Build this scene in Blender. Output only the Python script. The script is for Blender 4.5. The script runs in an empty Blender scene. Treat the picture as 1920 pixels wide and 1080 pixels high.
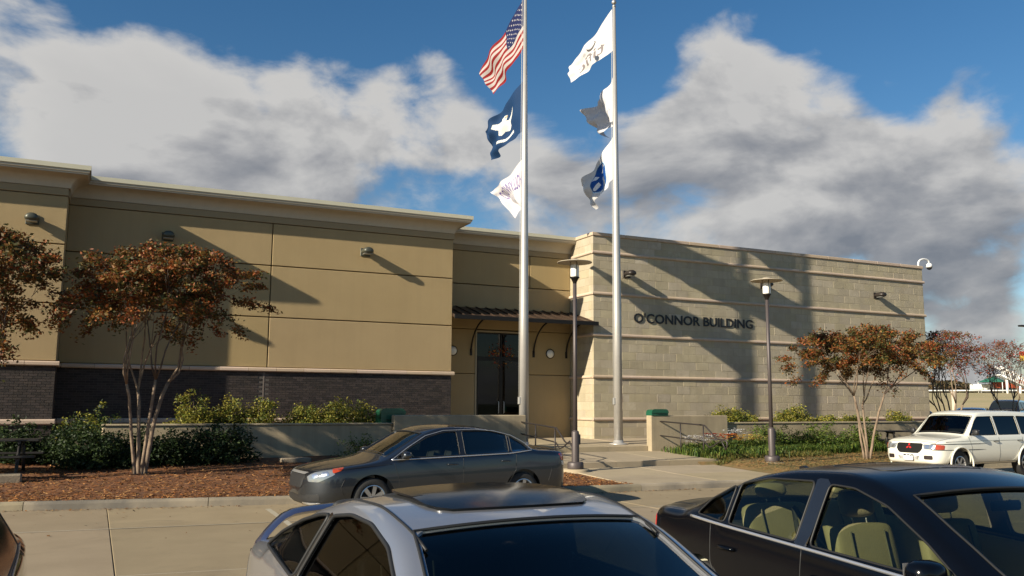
import bpy, bmesh, math, random
import numpy as np
from mathutils import Vector, Matrix, noise
from mathutils.bvhtree import BVHTree
random.seed(7)
S = bpy.context.scene
C = S.collection
R_ = math.radians

# ------------------------------------------------------------------ camera
CR = Vector((0.9015341, -0.4326692, 0.0058017))
CU = Vector((-0.0622054, -0.1163229, 0.9912616))
CF = Vector((0.4282134, 0.8940170, 0.1317834))
FPX = 1620.0
cam_d = bpy.data.cameras.new('camera')
cam = bpy.data.objects.new('camera', cam_d); C.objects.link(cam)
cam_d.sensor_width = 36.0; cam_d.lens = 36.0 * FPX / 1920.0
cam_d.clip_start = 0.05; cam_d.clip_end = 3000
m = Matrix.Identity(4)
for i in range(3):
    m[i][0] = CR[i]; m[i][1] = CU[i]; m[i][2] = -CF[i]
m[0][3], m[1][3], m[2][3] = 0, 0, 1.97
cam.matrix_world = m
S.camera = cam

# ------------------------------------------------------------------ world, sun, exposure
SUN_T = Vector((4.1, 1.0, -1.915)).normalized()          # direction the light travels
SUN_EL = math.asin(-SUN_T.z); SUN_AZ = math.atan2(-SUN_T.x, -SUN_T.y)
sd = bpy.data.lights.new('sun', 'SUN'); sd.energy = 5.0; sd.angle = R_(0.53); sd.color = (1.0, 0.90, 0.72)
sun = bpy.data.objects.new('sun', sd); C.objects.link(sun)
sun.rotation_euler = SUN_T.to_track_quat('-Z', 'Y').to_euler(); sun.location = (-40, -10, 40)
S.view_settings.view_transform = 'Standard'; S.view_settings.look = 'None'
S.view_settings.exposure = 0.80; S.view_settings.gamma = 1.0
S.view_settings.use_curve_mapping = False
S.render.engine = 'CYCLES'

def skydir(x, y):
    d = CF * FPX + CR * (x - 960) - CU * (y - 540)
    return d.normalized()

class NT:
    def __init__(s, tree): s.t = tree; s.n = tree.nodes; s.l = tree.links
    def new(s, k, **kw):
        n = s.n.new(k)
        for a, b in kw.items(): setattr(n, a, b)
        return n
    def link(s, a, b): s.l.new(a, b)
    def put(s, sock, v):
        if isinstance(v, (int, float)): sock.default_value = v
        elif isinstance(v, (tuple, list, Vector)):
            v = tuple(v)
            sock.default_value = v if len(sock.default_value) == len(v) else v + (1.0,)
        else: s.link(v, sock)
    def math(s, op, a, b=0.0, c=None, clamp=False):
        n = s.new('ShaderNodeMath', operation=op, use_clamp=clamp)
        s.put(n.inputs[0], a); s.put(n.inputs[1], b)
        if c is not None: s.put(n.inputs[2], c)
        return n.outputs[0]
    def vec(s, op, a, b):
        n = s.new('ShaderNodeVectorMath', operation=op); s.put(n.inputs[0], a); s.put(n.inputs[1], b)
        return n
    def noise(s, vec, scale, detail=4, rough=0.55, dist=0.0):
        n = s.new('ShaderNodeTexNoise'); n.inputs['Scale'].default_value = scale
        n.inputs['Detail'].default_value = detail; n.inputs['Roughness'].default_value = rough
        n.inputs['Distortion'].default_value = dist
        if vec is not None: s.link(vec, n.inputs['Vector'])
        return n
    def maprange(s, v, a, b, c=0.0, d=1.0, smooth=False):
        n = s.new('ShaderNodeMapRange')
        if smooth: n.interpolation_type = 'SMOOTHSTEP'
        s.put(n.inputs[0], v)
        for i, q in enumerate((a, b, c, d)): n.inputs[i + 1].default_value = q
        return n.outputs[0]
    def mix(s, f, a, b, blend='MIX'):
        n = s.new('ShaderNodeMix', data_type='RGBA', blend_type=blend)
        s.put(n.inputs[0], f); s.put(n.inputs[6], a); s.put(n.inputs[7], b)
        return n.outputs[2]

W = bpy.data.worlds.new('World'); S.world = W; W.use_nodes = True
wt = NT(W.node_tree); wt.n.clear()
def build_world():
    t = wt
    out = t.new('ShaderNodeOutputWorld')
    sky = t.new('ShaderNodeTexSky'); sky.sky_type = 'NISHITA'; sky.sun_disc = False
    sky.sun_elevation = SUN_EL; sky.sun_rotation = SUN_AZ % (2 * math.pi)
    sky.air_density = 1.0; sky.dust_density = 0.2; sky.ozone_density = 2.0
    hsv = t.new('ShaderNodeHueSaturation'); hsv.inputs['Saturation'].default_value = 1.30; hsv.inputs['Value'].default_value = 0.86
    t.link(sky.outputs[0], hsv.inputs['Color'])
    bg1 = t.new('ShaderNodeBackground'); bg1.inputs[1].default_value = 0.068
    t.link(hsv.outputs[0], bg1.inputs[0])
    tc = t.new('ShaderNodeTexCoord'); D = tc.outputs['Generated']
    sep = t.new('ShaderNodeSeparateXYZ'); t.link(D, sep.inputs[0])
    # flat cloud-deck style coordinates: direction, squeezed vertically
    mp = t.new('ShaderNodeMapping'); mp.inputs['Scale'].default_value = (1, 1, 1.7); t.link(D, mp.inputs[0])
    V = mp.outputs[0]
    n1 = t.noise(V, 3.4, 8, 0.52, 0.2)
    mp2 = t.new('ShaderNodeMapping'); mp2.inputs['Scale'].default_value = (1, 1, 1.7)
    s = -SUN_T; mp2.inputs['Location'].default_value = (s.x * .030, s.y * .030, (s.z + .5) * .035)
    t.link(D, mp2.inputs[0])
    n2 = t.noise(mp2.outputs[0], 3.4, 8, 0.52, 0.2)
    # cloud masses standing in the sky (position, angular size, weight)
    blobs = [(470,235,215,.62),(280,240,150,.50),(150,330,160,.35),(640,250,130,.35),(800,215,110,.55),(60,60,150,.34),(800,380,260,.4),(420,400,330,.35),
             (1370,105,130,.24),(1270,200,110,.18),(1250,320,220,.36),(1560,290,200,.42),(1800,330,200,.48),(1500,420,330,.42),
             (1840,195,60,.42),(1780,560,90,.36),(1900,560,140,.38),(1880,45,90,.34),(1700,75,50,.2),(1050,320,200,.30),(1850,430,160,.35),
             (770,50,190,-.60),(1060,90,170,-.65),(1200,50,130,-.5),(1600,80,140,-.60),(1450,40,70,-.3),(1480,215,45,-.30),(1330,260,40,-.25),(700,330,40,-.2),(1760,120,120,-.4),(1130,180,120,-.40),(300,40,120,-.3),(60,240,80,-.22),(1640,150,90,-.25),(1790,505,60,-.38),(560,60,160,-.3),(740,300,40,-.15)]
    acc = None
    for x, y, r, w_ in blobs:
        c = skydir(x, y)
        dp = t.vec('DOT_PRODUCT', D, tuple(c)).outputs['Value']
        cr = math.cos(r * 1.35 / FPX)
        mr = t.maprange(dp, cr, 1.0 - .25 * (1 - cr), 0.0, w_ * .62, True)
        acc = mr if acc is None else t.math('ADD', acc, mr)
    # general cover elsewhere in the sky: scattered cumulus, thicker near the horizon
    low = t.math('ADD', t.maprange(sep.outputs[2], 0.02, 0.40, 0.16, -0.10, False), t.maprange(sep.outputs[2], -0.02, 0.12, 0.75, 0.0, True))
    big = t.noise(D, 1.3, 2, 0.5)
    far = t.maprange(t.vec('DOT_PRODUCT', D, tuple(CF)).outputs['Value'], 0.55, 0.80, 1.0, 0.0, True)
    gen = t.math('MULTIPLY', t.math('SUBTRACT', big.outputs[0], 0.50), t.math('MULTIPLY', far, 1.6))
    gen = t.math('SUBTRACT', gen, t.math('MULTIPLY', far, 0.42))
    acc = t.math('ADD', acc, t.math('ADD', low, gen))
    tot = t.math('ADD', acc, t.math('MULTIPLY', t.math('SUBTRACT', n1.outputs[0], 0.5), 3.2))
    n4 = t.noise(V, 12.0, 6, 0.6, 0.4)
    tot = t.math('ADD', tot, t.math('MULTIPLY', t.math('SUBTRACT', n4.outputs[0], 0.5), 0.9))
    dens = t.maprange(tot, 0.10, 0.60, 0.0, 1.0, True)
    thick = t.maprange(tot, 0.35, 1.3, 0.0, 1.0, True)
    lit = t.math('MULTIPLY', t.math('SUBTRACT', n1.outputs[0], n2.outputs[0]), 5.5)
    el = t.maprange(sep.outputs[2], 0.10, 0.36, 0.0, 1.0)                      # cloud bases greyer low down
    n3 = t.noise(V, 2.3, 4, 0.5)
    b = t.math('ADD', t.math('MULTIPLY', el, 0.62), lit)
    b = t.math('ADD', b, t.math('MULTIPLY', t.math('SUBTRACT', n3.outputs[0], 0.5), 0.75))
    b = t.math('ADD', b, 0.47, clamp=True)
    b = t.math('SUBTRACT', b, t.math('MULTIPLY', thick, 0.10), clamp=True)
    ramp = t.new('ShaderNodeValToRGB'); t.link(b, ramp.inputs[0])
    e = ramp.color_ramp.elements
    e[0].position = 0.0; e[0].color = (0.175, 0.19, 0.22, 1)
    e[1].position = 1.0; e[1].color = (0.53, 0.52, 0.505, 1)
    k = ramp.color_ramp.elements.new(0.42); k.color = (0.29, 0.295, 0.31, 1)
    bg2 = t.new('ShaderNodeBackground'); t.link(ramp.outputs[0], bg2.inputs[0]); bg2.inputs[1].default_value = 0.66
    mx = t.new('ShaderNodeMixShader'); t.link(t.math('MULTIPLY', dens, 0.97), mx.inputs[0])
    t.link(bg1.outputs[0], mx.inputs[1]); t.link(bg2.outputs[0], mx.inputs[2])
    t.link(mx.outputs[0], out.inputs[0])
build_world()

# ------------------------------------------------------------------ materials
MATS = {}
def mat(name, col, rough=0.7, stain=0.0, metal=0.0, var=0.0, vscale=3.0, col2=None, bump=0.0, bscale=40.0, coat=0.0, spec=0.5, rnd=0.0, island=False,
        streak=0.0, emit=None, sheen=0.0, rvar=0.0):
    if name in MATS: return MATS[name]
    M = bpy.data.materials.new(name); M.use_nodes = True; MATS[name] = M
    t = NT(M.node_tree); b = M.node_tree.nodes['Principled BSDF']
    b.inputs['Roughness'].default_value = rough; b.inputs['Metallic'].default_value = metal
    b.inputs['Specular IOR Level'].default_value = spec
    if coat: b.inputs['Coat Weight'].default_value = coat; b.inputs['Coat Roughness'].default_value = 0.03
    c4 = tuple(col) + (1,)
    c2 = tuple(col2) + (1,) if col2 else tuple(x * 0.6 for x in col) + (1,)
    src = None
    if var or rnd or streak or bump or stain:
        tc = t.new('ShaderNodeTexCoord'); geo = t.new('ShaderNodeNewGeometry')
        P = geo.outputs['Position']
    if var:
        n = t.noise(P, vscale, 6, 0.6)
        f = t.maprange(n.outputs[0], 0.36, 0.66, 0.0, var)
        src = t.mix(f, c4, c2)
    if streak:
        mp = t.new('ShaderNodeMapping'); mp.inputs['Scale'].default_value = (2.2, 2.2, 0.12); t.link(P, mp.inputs[0])
        n = t.noise(mp.outputs[0], 2.0, 5, 0.65)
        f = t.maprange(n.outputs[0], 0.45, 0.72, 0.0, streak)
        src = t.mix(f, src if src is not None else c4, tuple(x * 0.55 for x in col))
    if stain:
        n = t.noise(P, .55, 7, 0.68, 0.8)
        f = t.maprange(n.outputs[0], 0.56, 0.72, 0.0, stain)
        n2 = t.noise(P, 9.0, 3, 0.6)
        f = t.math('MULTIPLY', f, t.maprange(n2.outputs[0], .3, .7, .35, 1.0))
        src = t.mix(f, src if src is not None else c4, tuple(x * .38 for x in col))
    if rnd:
        if island: rv = geo.outputs['Random Per Island']
        else:
            oi = t.new('ShaderNodeObjectInfo'); rv = oi.outputs['Random']
        f = t.maprange(rv, 0, 1, 1 - rnd, 1 + rnd)
        mm = t.new('ShaderNodeMix', data_type='RGBA', blend_type='MULTIPLY'); mm.inputs[0].default_value = 1.0
        t.put(mm.inputs[6], src if src is not None else c4)
        cc = t.new('ShaderNodeCombineColor'); t.link(f, cc.inputs[0]); t.link(f, cc.inputs[1])
        f3 = t.math('MULTIPLY', f, t.maprange(t.math('FRACT', t.math('MULTIPLY', rv, 7.31)), 0, 1, .93, 1.05)); t.link(f3, cc.inputs[2])
        t.link(cc.outputs[0], mm.inputs[7]); src = mm.outputs[2]
    if src is not None: t.link(src, b.inputs['Base Color'])
    else: b.inputs['Base Color'].default_value = c4
    if rvar:
        n = t.noise(P, vscale * 1.7, 4, 0.6); t.link(t.maprange(n.outputs[0], .3, .7, max(0, rough - rvar), min(1, rough + rvar)), b.inputs['Roughness'])
    if bump:
        n = t.noise(P, bscale, 5, 0.65)
        bp = t.new('ShaderNodeBump'); bp.inputs['Strength'].default_value = bump; bp.inputs['Distance'].default_value = 0.02
        t.link(n.outputs[0], bp.inputs['Height']); t.link(bp.outputs[0], b.inputs['Normal'])
    if emit: b.inputs['Emission Color'].default_value = tuple(emit) + (1,); b.inputs['Emission Strength'].default_value = 1.0
    return M

def glass(name, tint, refl=1.0, rough=0.02):
    if name in MATS: return MATS[name]
    M = bpy.data.materials.new(name); M.use_nodes = True; MATS[name] = M
    t = NT(M.node_tree); t.n.clear()
    o = t.new('ShaderNodeOutputMaterial')
    tr = t.new('ShaderNodeBsdfTransparent'); tr.inputs[0].default_value = tuple(tint) + (1,)
    gl = t.new('ShaderNodeBsdfGlossy'); gl.inputs['Roughness'].default_value = rough
    fr = t.new('ShaderNodeFresnel'); fr.inputs[0].default_value = 1.5
    mx = t.new('ShaderNodeMixShader'); t.link(t.math('MULTIPLY', fr.outputs[0], refl, clamp=True), mx.inputs[0])
    t.link(tr.outputs[0], mx.inputs[1]); t.link(gl.outputs[0], mx.inputs[2]); t.link(mx.outputs[0], o.inputs[0])
    return M

def attr_mat(name, rough=0.8, sub=0.0, spec=0.3):
    if name in MATS: return MATS[name]
    M = bpy.data.materials.new(name); M.use_nodes = True; MATS[name] = M
    t = NT(M.node_tree); b = M.node_tree.nodes['Principled BSDF']
    a = t.new('ShaderNodeAttribute'); a.attribute_name = 'tint'
    t.link(a.outputs['Color'], b.inputs['Base Color']); b.inputs['Roughness'].default_value = rough
    b.inputs['Specular IOR Level'].default_value = spec
    if sub:
        out = M.node_tree.nodes['Material Output']
        tl = t.new('ShaderNodeBsdfTranslucent'); t.link(a.outputs['Color'], tl.inputs[0])
        mx = t.new('ShaderNodeMixShader'); mx.inputs[0].default_value = sub
        t.link(b.outputs[0], mx.inputs[1]); t.link(tl.outputs[0], mx.inputs[2]); t.link(mx.outputs[0], out.inputs[0])
    return M

# ------------------------------------------------------------------ mesh helpers
class MB:
    def __init__(s): s.v = []; s.f = []; s.smooth = []; s.col = []
    def add(s, vs, fs, smooth=False, col=None):
        o = len(s.v); s.v += [tuple(v) for v in vs]
        for f in fs: s.f.append(tuple(i + o for i in f)); s.smooth.append(smooth); s.col.append(col)
    def box(s, x0, x1, y0, y1, z0, z1, M=None, bev=0.0, col=None):
        if bev:
            b = bev; vs = []
            for (sx, X, X2) in ((0, x0, x0 + b), (1, x1, x1 - b)):
                for (sy, Y, Y2) in ((0, y0, y0 + b), (1, y1, y1 - b)):
                    for (sz, Z, Z2) in ((0, z0, z0 + b), (1, z1, z1 - b)):
                        vs += [(X, Y2, Z2), (X2, Y, Z2), (X2, Y2, Z)]
            def i(a, bb, c, k): return ((a * 2 + bb) * 2 + c) * 3 + k
            fs = [[i(0,0,0,0), i(0,0,1,0), i(0,1,1,0), i(0,1,0,0)], [i(1,0,0,0), i(1,1,0,0), i(1,1,1,0), i(1,0,1,0)],
                  [i(0,0,0,1), i(1,0,0,1), i(1,0,1,1), i(0,0,1,1)], [i(0,1,0,1), i(0,1,1,1), i(1,1,1,1), i(1,1,0,1)],
                  [i(0,0,0,2), i(0,1,0,2), i(1,1,0,2), i(1,0,0,2)], [i(0,0,1,2), i(1,0,1,2), i(1,1,1,2), i(0,1,1,2)]]
            for a in (0, 1):
                for c in (0, 1):
                    fs += [[i(a,c,0,0), i(a,c,1,0), i(a,c,1,1), i(a,c,0,1)], [i(a,0,c,0), i(a,1,c,0), i(a,1,c,2), i(a,0,c,2)],
                           [i(0,a,c,1), i(1,a,c,1), i(1,a,c,2), i(0,a,c,2)]]
                    for d in (0, 1): fs.append([i(a,c,d,0), i(a,c,d,1), i(a,c,d,2)])
        else:
            vs = [(x0,y0,z0),(x1,y0,z0),(x1,y1,z0),(x0,y1,z0),(x0,y0,z1),(x1,y0,z1),(x1,y1,z1),(x0,y1,z1)]
            fs = [(0,3,2,1),(4,5,6,7),(0,1,5,4),(1,2,6,5),(2,3,7,6),(3,0,4,7)]
        if M is not None: vs = [tuple(M @ Vector(v)) for v in vs]
        s.add(vs, fs, False, col)
    def tube(s, pts, r, n=10, cap=True, smooth=True, col=None):
        pts = [Vector(p) for p in pts]; rs = r if isinstance(r, (list, tuple)) else [r] * len(pts)
        vs = []; prev = None
        for i, p in enumerate(pts):
            d = (pts[min(i + 1, len(pts) - 1)] - pts[max(i - 1, 0)]).normalized()
            if prev is None: a = d.orthogonal().normalized()
            else:
                a = prev - d * prev.dot(d); a = a.normalized() if a.length > 1e-6 else d.orthogonal().normalized()
            prev = a; b = d.cross(a)
            for k in range(n):
                t = 2 * math.pi * k / n; vs.append(p + (a * math.cos(t) + b * math.sin(t)) * rs[i])
        fs = []
        for i in range(len(pts) - 1):
            for k in range(n): fs.append((i*n+k, i*n+(k+1)%n, (i+1)*n+(k+1)%n, (i+1)*n+k))
        s.add(vs, fs, smooth, col)
        if cap:
            o = len(s.v) - len(vs); m_ = len(vs) - n
            s.f.append(tuple(o + k for k in range(n))[::-1]); s.smooth.append(False); s.col.append(col)
            s.f.append(tuple(o + m_ + k for k in range(n))); s.smooth.append(False); s.col.append(col)
    def lathe(s, prof, n=24, M=None, smooth=True, axis='Z', col=None):
        vs = []
        for r, h in prof:
            for k in range(n):
                t = 2 * math.pi * k / n; c, q = r * math.cos(t), r * math.sin(t)
                v = (c, q, h) if axis == 'Z' else ((c, h, q) if axis == 'Y' else (h, c, q))
                vs.append(tuple(M @ Vector(v)) if M is not None else v)
        fs = []
        for i in range(len(prof) - 1):
            for k in range(n): fs.append((i*n+k, i*n+(k+1)%n, (i+1)*n+(k+1)%n, (i+1)*n+k))
        s.add(vs, fs, smooth, col)
    def prism(s, poly, y0, y1, plane='XZ', M=None, col=None):
        n = len(poly); vs = []
        for y in (y0, y1):
            for a, b in poly:
                v = (a, y, b) if plane == 'XZ' else ((a, b, y) if plane == 'XY' else (y, a, b))
                vs.append(tuple(M @ Vector(v)) if M is not None else v)
        fs = [tuple(range(n)), tuple(range(2*n-1, n-1, -1))] + [(i, n+i, n+(i+1)%n, (i+1)%n) for i in range(n)]
        s.add(vs, fs, False, col)
    def build(s, name, material, parent=None, loc=None, fix=True, autosm=None):
        me = bpy.data.meshes.new(name); me.from_pydata(s.v, [], s.f)
        me.polygons.foreach_set('use_smooth', s.smooth)
        if any(c is not None for c in s.col):
            a = me.color_attributes.new('tint', 'FLOAT_COLOR', 'CORNER'); arr = []
            for p, c in zip(me.polygons, s.col):
                c = c or (0.5, 0.5, 0.5); arr += [c[0], c[1], c[2], 1.0] * p.loop_total
            a.data.foreach_set('color', arr)
        if fix:
            bm = bmesh.new(); bm.from_mesh(me); bmesh.ops.recalc_face_normals(bm, faces=bm.faces); bm.to_mesh(me); bm.free()
        me.update()
        if autosm: me.shade_smooth() if hasattr(me, 'shade_smooth') else None; me.set_sharp_from_angle(angle=R_(autosm))
        if material is not None:
            for mm in (material if isinstance(material, list) else [material]): me.materials.append(mm)
        return link(name, me, parent, loc)

def link(name, me, parent=None, loc=None):
    o = bpy.data.objects.new(name, me); C.objects.link(o)
    if loc is not None: o.location = loc
    if parent is not None: o.parent = parent
    return o
def tag(o, label=None, cat=None, group=None, kind=None):
    if label: o['label'] = label
    if cat: o['category'] = cat
    if group: o['group'] = group
    if kind: o['kind'] = kind
    return o
def thing(name, loc=(0, 0, 0), rz=0, label=None, cat=None, group=None):
    o = bpy.data.objects.new(name, None); C.objects.link(o); o.empty_display_size = .2
    o.location = loc; o.rotation_euler = (0, 0, rz); return tag(o, label, cat, group)
def box(name, a, M_, parent=None, bev=0.0):
    b = MB(); b.box(*a, bev=bev); return b.build(name, M_, parent)
# ------------------------------------------------------------------ shared sizes (metres; facade runs along +X)
YB, YF, YE = 26.49, 25.40, 28.17
XC, XT, XR = -0.95, 10.50, 33.0          # front section corner, stucco/entrance corner, right end
XBK = 15.92                              # left corner of the block wing
ZB = [1.42 + 1.495 * k for k in range(5)]
PAVE = 0.06

def kerb_y(x):
    P = [(-30, 18.9), (-12, 18.3), (-1.3, 17.6), (3.3, 16.75), (6, 16.45), (9.9, 16.32), (13.6, 16.22), (17.0, 16.35), (18.3, 16.9), (19.3, 17.8), (20.6, 18.3), (24, 18.4), (60, 18.4)]
    for (a, b), (c, d) in zip(P, P[1:]):
        if x <= c: return b + (d - b) * (x - a) / (c - a)
    return P[-1][1]
def bed_z(x, y):
    yk = kerb_y(x) + .15
    t = min(1, max(0, (y - yk) / (22.9 - yk)))
    z = 0.20 + .36 * t
    z += 0.03 * noise.noise(Vector((x * .9, y * .9, 0))) * min(1, t * 6)
    w = .208 if y < 18.2 else (.212 + (y - 18.2) * .02 if y < 20.2 else (.40 if y < 22.99 else .5))
    d = max(0.0, 10.95 - x, x - 16.0); u = min(1, max(0, (d - .05) / .9)); u = u * u * (3 - 2 * u)
    z = (min(z, w - .012)) * (1 - u) + z * u
    return z
def land_z(x, y):
    s = x * .8 + y * .6
    P = [(-1e4, 0), (33, 0), (50, .42), (62, .5), (79, 1.77), (120, 2.9), (170, 4.1), (200, 4.1), (230, 3.0), (1e5, 3.0)]
    for (a, b), (c, d) in zip(P, P[1:]):
        if s <= c:
            u = (s - a) / (c - a); return b + (d - b) * u
    return 3.0

# ------------------------------------------------------------------ ground
M_soil = mat('low_bounce_grass', (.065, .07, .03), .95, var=.8, vscale=.25, col2=(.045, .055, .02), bump=.4, bscale=3)  # kept dark so ground behind the camera bounces less light on the walls
def grid(name, xs, ys, zf, M_, kind='structure', smooth=True):
    b = MB(); nx, ny = len(xs), len(ys)
    vs = [(x, y, zf(x, y)) for x in xs for y in ys]
    fs = [(i*ny+j, (i+1)*ny+j, (i+1)*ny+j+1, i*ny+j+1) for i in range(nx-1) for j in range(ny-1)]
    b.add(vs, fs, smooth); o = b.build(name, M_); o['kind'] = kind; return o
xs = sorted(set([-1500, -700, -300, -120] + list(range(-60, 260, 8)) + [300, 400, 700, 1500]))
ys = sorted(set([-900, -400, -150] + list(range(-60, 260, 8)) + [300, 450, 800, 1500]))
grid('ground', xs, ys, lambda x, y: land_z(x, y) - .02, M_soil)
M_asph = mat('asphalt', (.060, .058, .056), .9, var=.5, vscale=1.2, col2=(.085, .08, .075), bump=.3, bscale=60)
def far_lot():
    b = MB(); vs = []; n = 14
    for i in range(n + 1):
        for j in range(9):
            s = 30 + (72 - 30) * i / n; q = -32 + 48 * j / 8
            x, y = s * .8 - q * .6, s * .6 + q * .8
            vs.append((x, y, land_z(x, y) + .012))
    b.add(vs, [(i*9+j, (i+1)*9+j, (i+1)*9+j+1, i*9+j+1) for i in range(n) for j in range(8)], True)
    o = b.build('parking_lot', M_asph); o['kind'] = 'structure'
far_lot()
def embankment():
    b = MB(); vs = []; n = 30
    for i in range(n + 1):
        for j in range(25):
            s = 73 + (206 - 73) * i / n; q = -90 + 220 * j / 24
            x, y = s * .8 - q * .6, s * .6 + q * .8
            vs.append((x, y, land_z(x, y) + .06))
    b.add(vs, [(i*25+j, (i+1)*25+j, (i+1)*25+j+1, i*25+j+1) for i in range(n) for j in range(24)], True)
    o = b.build('embankment', mat('dry_field', (.40, .31, .16), .95, var=.8, vscale=.12, col2=(.30, .26, .11), bump=.3, bscale=3)); o['kind'] = 'structure'
embankment()
M_conc = mat('concrete_pavement', (.285, .222, .140), .9, stain=.6, var=.75, vscale=.8, col2=(.225, .172, .105), bump=.25, bscale=90, rnd=.06)
M_joint = mat('joint_dirt', (.11, .085, .055), .95, var=1.0, vscale=4, col2=(.03, .025, .02))
M_seal = mat('joint_sealant', (.46, .43, .36), .7)
pav = tag(thing('pavement'), kind='structure')
jb = MB(); jb.add([(-25, -1, PAVE - .012), (38, -1, PAVE - .012), (38, 20, PAVE - .012), (-25, 20, PAVE - .012)], [(0, 1, 2, 3)])
jb.build('joint_bed', M_joint, pav)
def sy(j, x): return 14.62 + 3.9 * j - .085 * x
for k in range(-5, 9):
    for j in range(-4, 3):
        x0, x1 = .33 + 4.57 * k + .005, .33 + 4.57 * (k + 1) - .005
        c = [(x0, sy(j, x0) + .006), (x1, sy(j, x1) + .006), (x1, sy(j + 1, x1) - .006), (x0, sy(j + 1, x0) - .006)]
        if c[0][1] > 18.3: continue
        dz = random.uniform(-.003, .003)
        b = MB(); e = .006
        cx = sum(p[0] for p in c) / 4; cy = sum(p[1] for p in c) / 4
        inn = [(cx + (p[0] - cx) * .997, cy + (p[1] - cy) * .997) for p in c]
        b.add([(p[0], p[1], -.1) for p in c] + [(p[0], p[1], PAVE - .007 + dz) for p in c] + [(p[0], p[1], PAVE + dz) for p in inn],
              [(0, 1, 5, 4), (1, 2, 6, 5), (2, 3, 7, 6), (3, 0, 4, 7), (4, 5, 9, 8), (5, 6, 10, 9), (6, 7, 11, 10), (7, 4, 8, 11), (8, 9, 10, 11)])
        b.build('concrete_slab', M_conc, pav)
b = MB()
for j in (-2, -1, 0):
    for k in range(-3, 4):
        x0, x1 = .33 + 4.57 * k, .33 + 4.57 * (k + 1)
        w = .011 if j == 0 else .006
        b.add([(x0, sy(j, x0) - w, PAVE + .005), (x1, sy(j, x1) - w, PAVE + .005), (x1, sy(j, x1) + w, PAVE + .005), (x0, sy(j, x0) + w, PAVE + .005)], [(0, 1, 2, 3)])
b.build('joint_sealant', M_seal, pav)
M_paint = mat('worn_paint', (.42, .38, .30), .85, var=1.0, vscale=9, col2=(.30, .26, .18))
b = MB()
for x in (2.80,):
    b.add([(x, 12.2, PAVE + .004), (x + .1, 12.2, PAVE + .004), (x + .18, 16.2, PAVE + .004), (x + .08, 16.2, PAVE + .004)], [(0, 1, 2, 3)])
o = b.build('parking_line', M_paint); o['kind'] = 'structure'

# kerb, in cast lengths
M_kerb = mat('kerb_concrete', (.33, .275, .19), .9, stain=.9, var=1.0, vscale=.9, col2=(.14, .125, .10), bump=.3, bscale=60, rnd=.10)
kerb = tag(thing('kerb'), kind='structure')
x = -22.0
while x < 36:
    L = 3.0 if x < 16 else .8
    n = 3 if x < 16 else 1; b = MB(); vs = []
    for i in range(n + 1):
        X = x + .006 + (L - .012) * i / n; y = kerb_y(X)
        d = Vector((1, (kerb_y(X + .1) - kerb_y(X - .1)) / .2, 0)).normalized(); nn = Vector((-d.y, d.x, 0))
        for (o_, z) in ((0, -.05), (.015, .16), (.03, .20), (.06, .21), (.145, .21), (.155, .2), (.16, -.05)):
            vs.append((X + nn.x * o_, y + nn.y * o_, z))
    m_ = 7
    fs = [(i*m_+k, (i+1)*m_+k, (i+1)*m_+k+1, i*m_+k+1) for i in range(n) for k in range(m_-1)] + [tuple(range(m_)), tuple(n*m_+k for k in range(m_))[::-1]]
    b.add(vs, fs); b.build('kerb_stone', M_kerb, kerb); x += L

# planted beds
M_mulch = mat('mulch', (.20, .075, .020), .95, var=1.0, vscale=6, col2=(.09, .04, .02), bump=.9, bscale=35)
M_lawn = mat('dry_lawn', (.22, .13, .045), .95, var=1.0, vscale=2.5, col2=(.10, .10, .03), bump=.9, bscale=45)
def bed(name, x0, x1, y1, M_, n=90):
    b = MB(); ny = 30; vs = []
    for i in range(n + 1):
        X = x0 + (x1 - x0) * i / n; ya = kerb_y(X) + .14
        for j in range(ny + 1):
            y = ya + (y1 - ya) * j / ny
            vs.append((X, y, bed_z(X, y)))
    b.add(vs, [(i*(ny+1)+j, (i+1)*(ny+1)+j, (i+1)*(ny+1)+j+1, i*(ny+1)+j+1) for i in range(n) for j in range(ny)], True)
    o = b.build(name, M_); o['kind'] = 'structure'; return o
bed('mulch_bed', -22, 11.35, 26.6, M_mulch)
bed('lawn', 15.55, 34, 23.2, M_lawn)
def litter(name, n, region, cols, L=(.03, .09), wd=.008, dz=.02, label=None):
    b = MB()
    for i in range(n):
        x, y = region()
        z = bed_z(x, y) + random.uniform(0, dz); a = random.uniform(0, math.pi); l = random.uniform(*L); w = random.uniform(.6, 1.6) * wd
        d = Vector((math.cos(a), math.sin(a), random.uniform(-.35, .35))) * l * .5; q = Vector((-math.sin(a), math.cos(a), random.uniform(-.5, .5))) * w * .5
        c = Vector((x, y, z)); col = random.choice(cols); s = random.uniform(.7, 1.25)
        b.add([c - d - q, c + d - q, c + d + q, c - d + q], [(0, 1, 2, 3)], False, tuple(k * s for k in col))
    o = b.build(name, attr_mat('litter_tint', .9), fix=False); o['kind'] = 'stuff'; return o
def reg_l():
    x = random.uniform(-6, 10.9) if random.random() < .85 else random.uniform(-12, -6); ya = kerb_y(x) + .12
    return x, ya + random.random() ** 1.5 * 5.2
litter('mulch_chips', 26000, reg_l, [(.30, .115, .030), (.22, .075, .018), (.36, .165, .050), (.12, .045, .014), (.40, .22, .085), (.16, .08, .03)], (.03, .10), .014, .03)
def reg_r():
    x = random.uniform(16.3, 25); ya = kerb_y(x) + .1
    return x, ya + random.random() * 4.6
litter('dry_grass', 22000, reg_r, [(.30, .15, .05), (.18, .13, .04), (.40, .22, .08), (.10, .09, .03), (.16, .15, .045)], (.03, .09), .008, .05)

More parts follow.
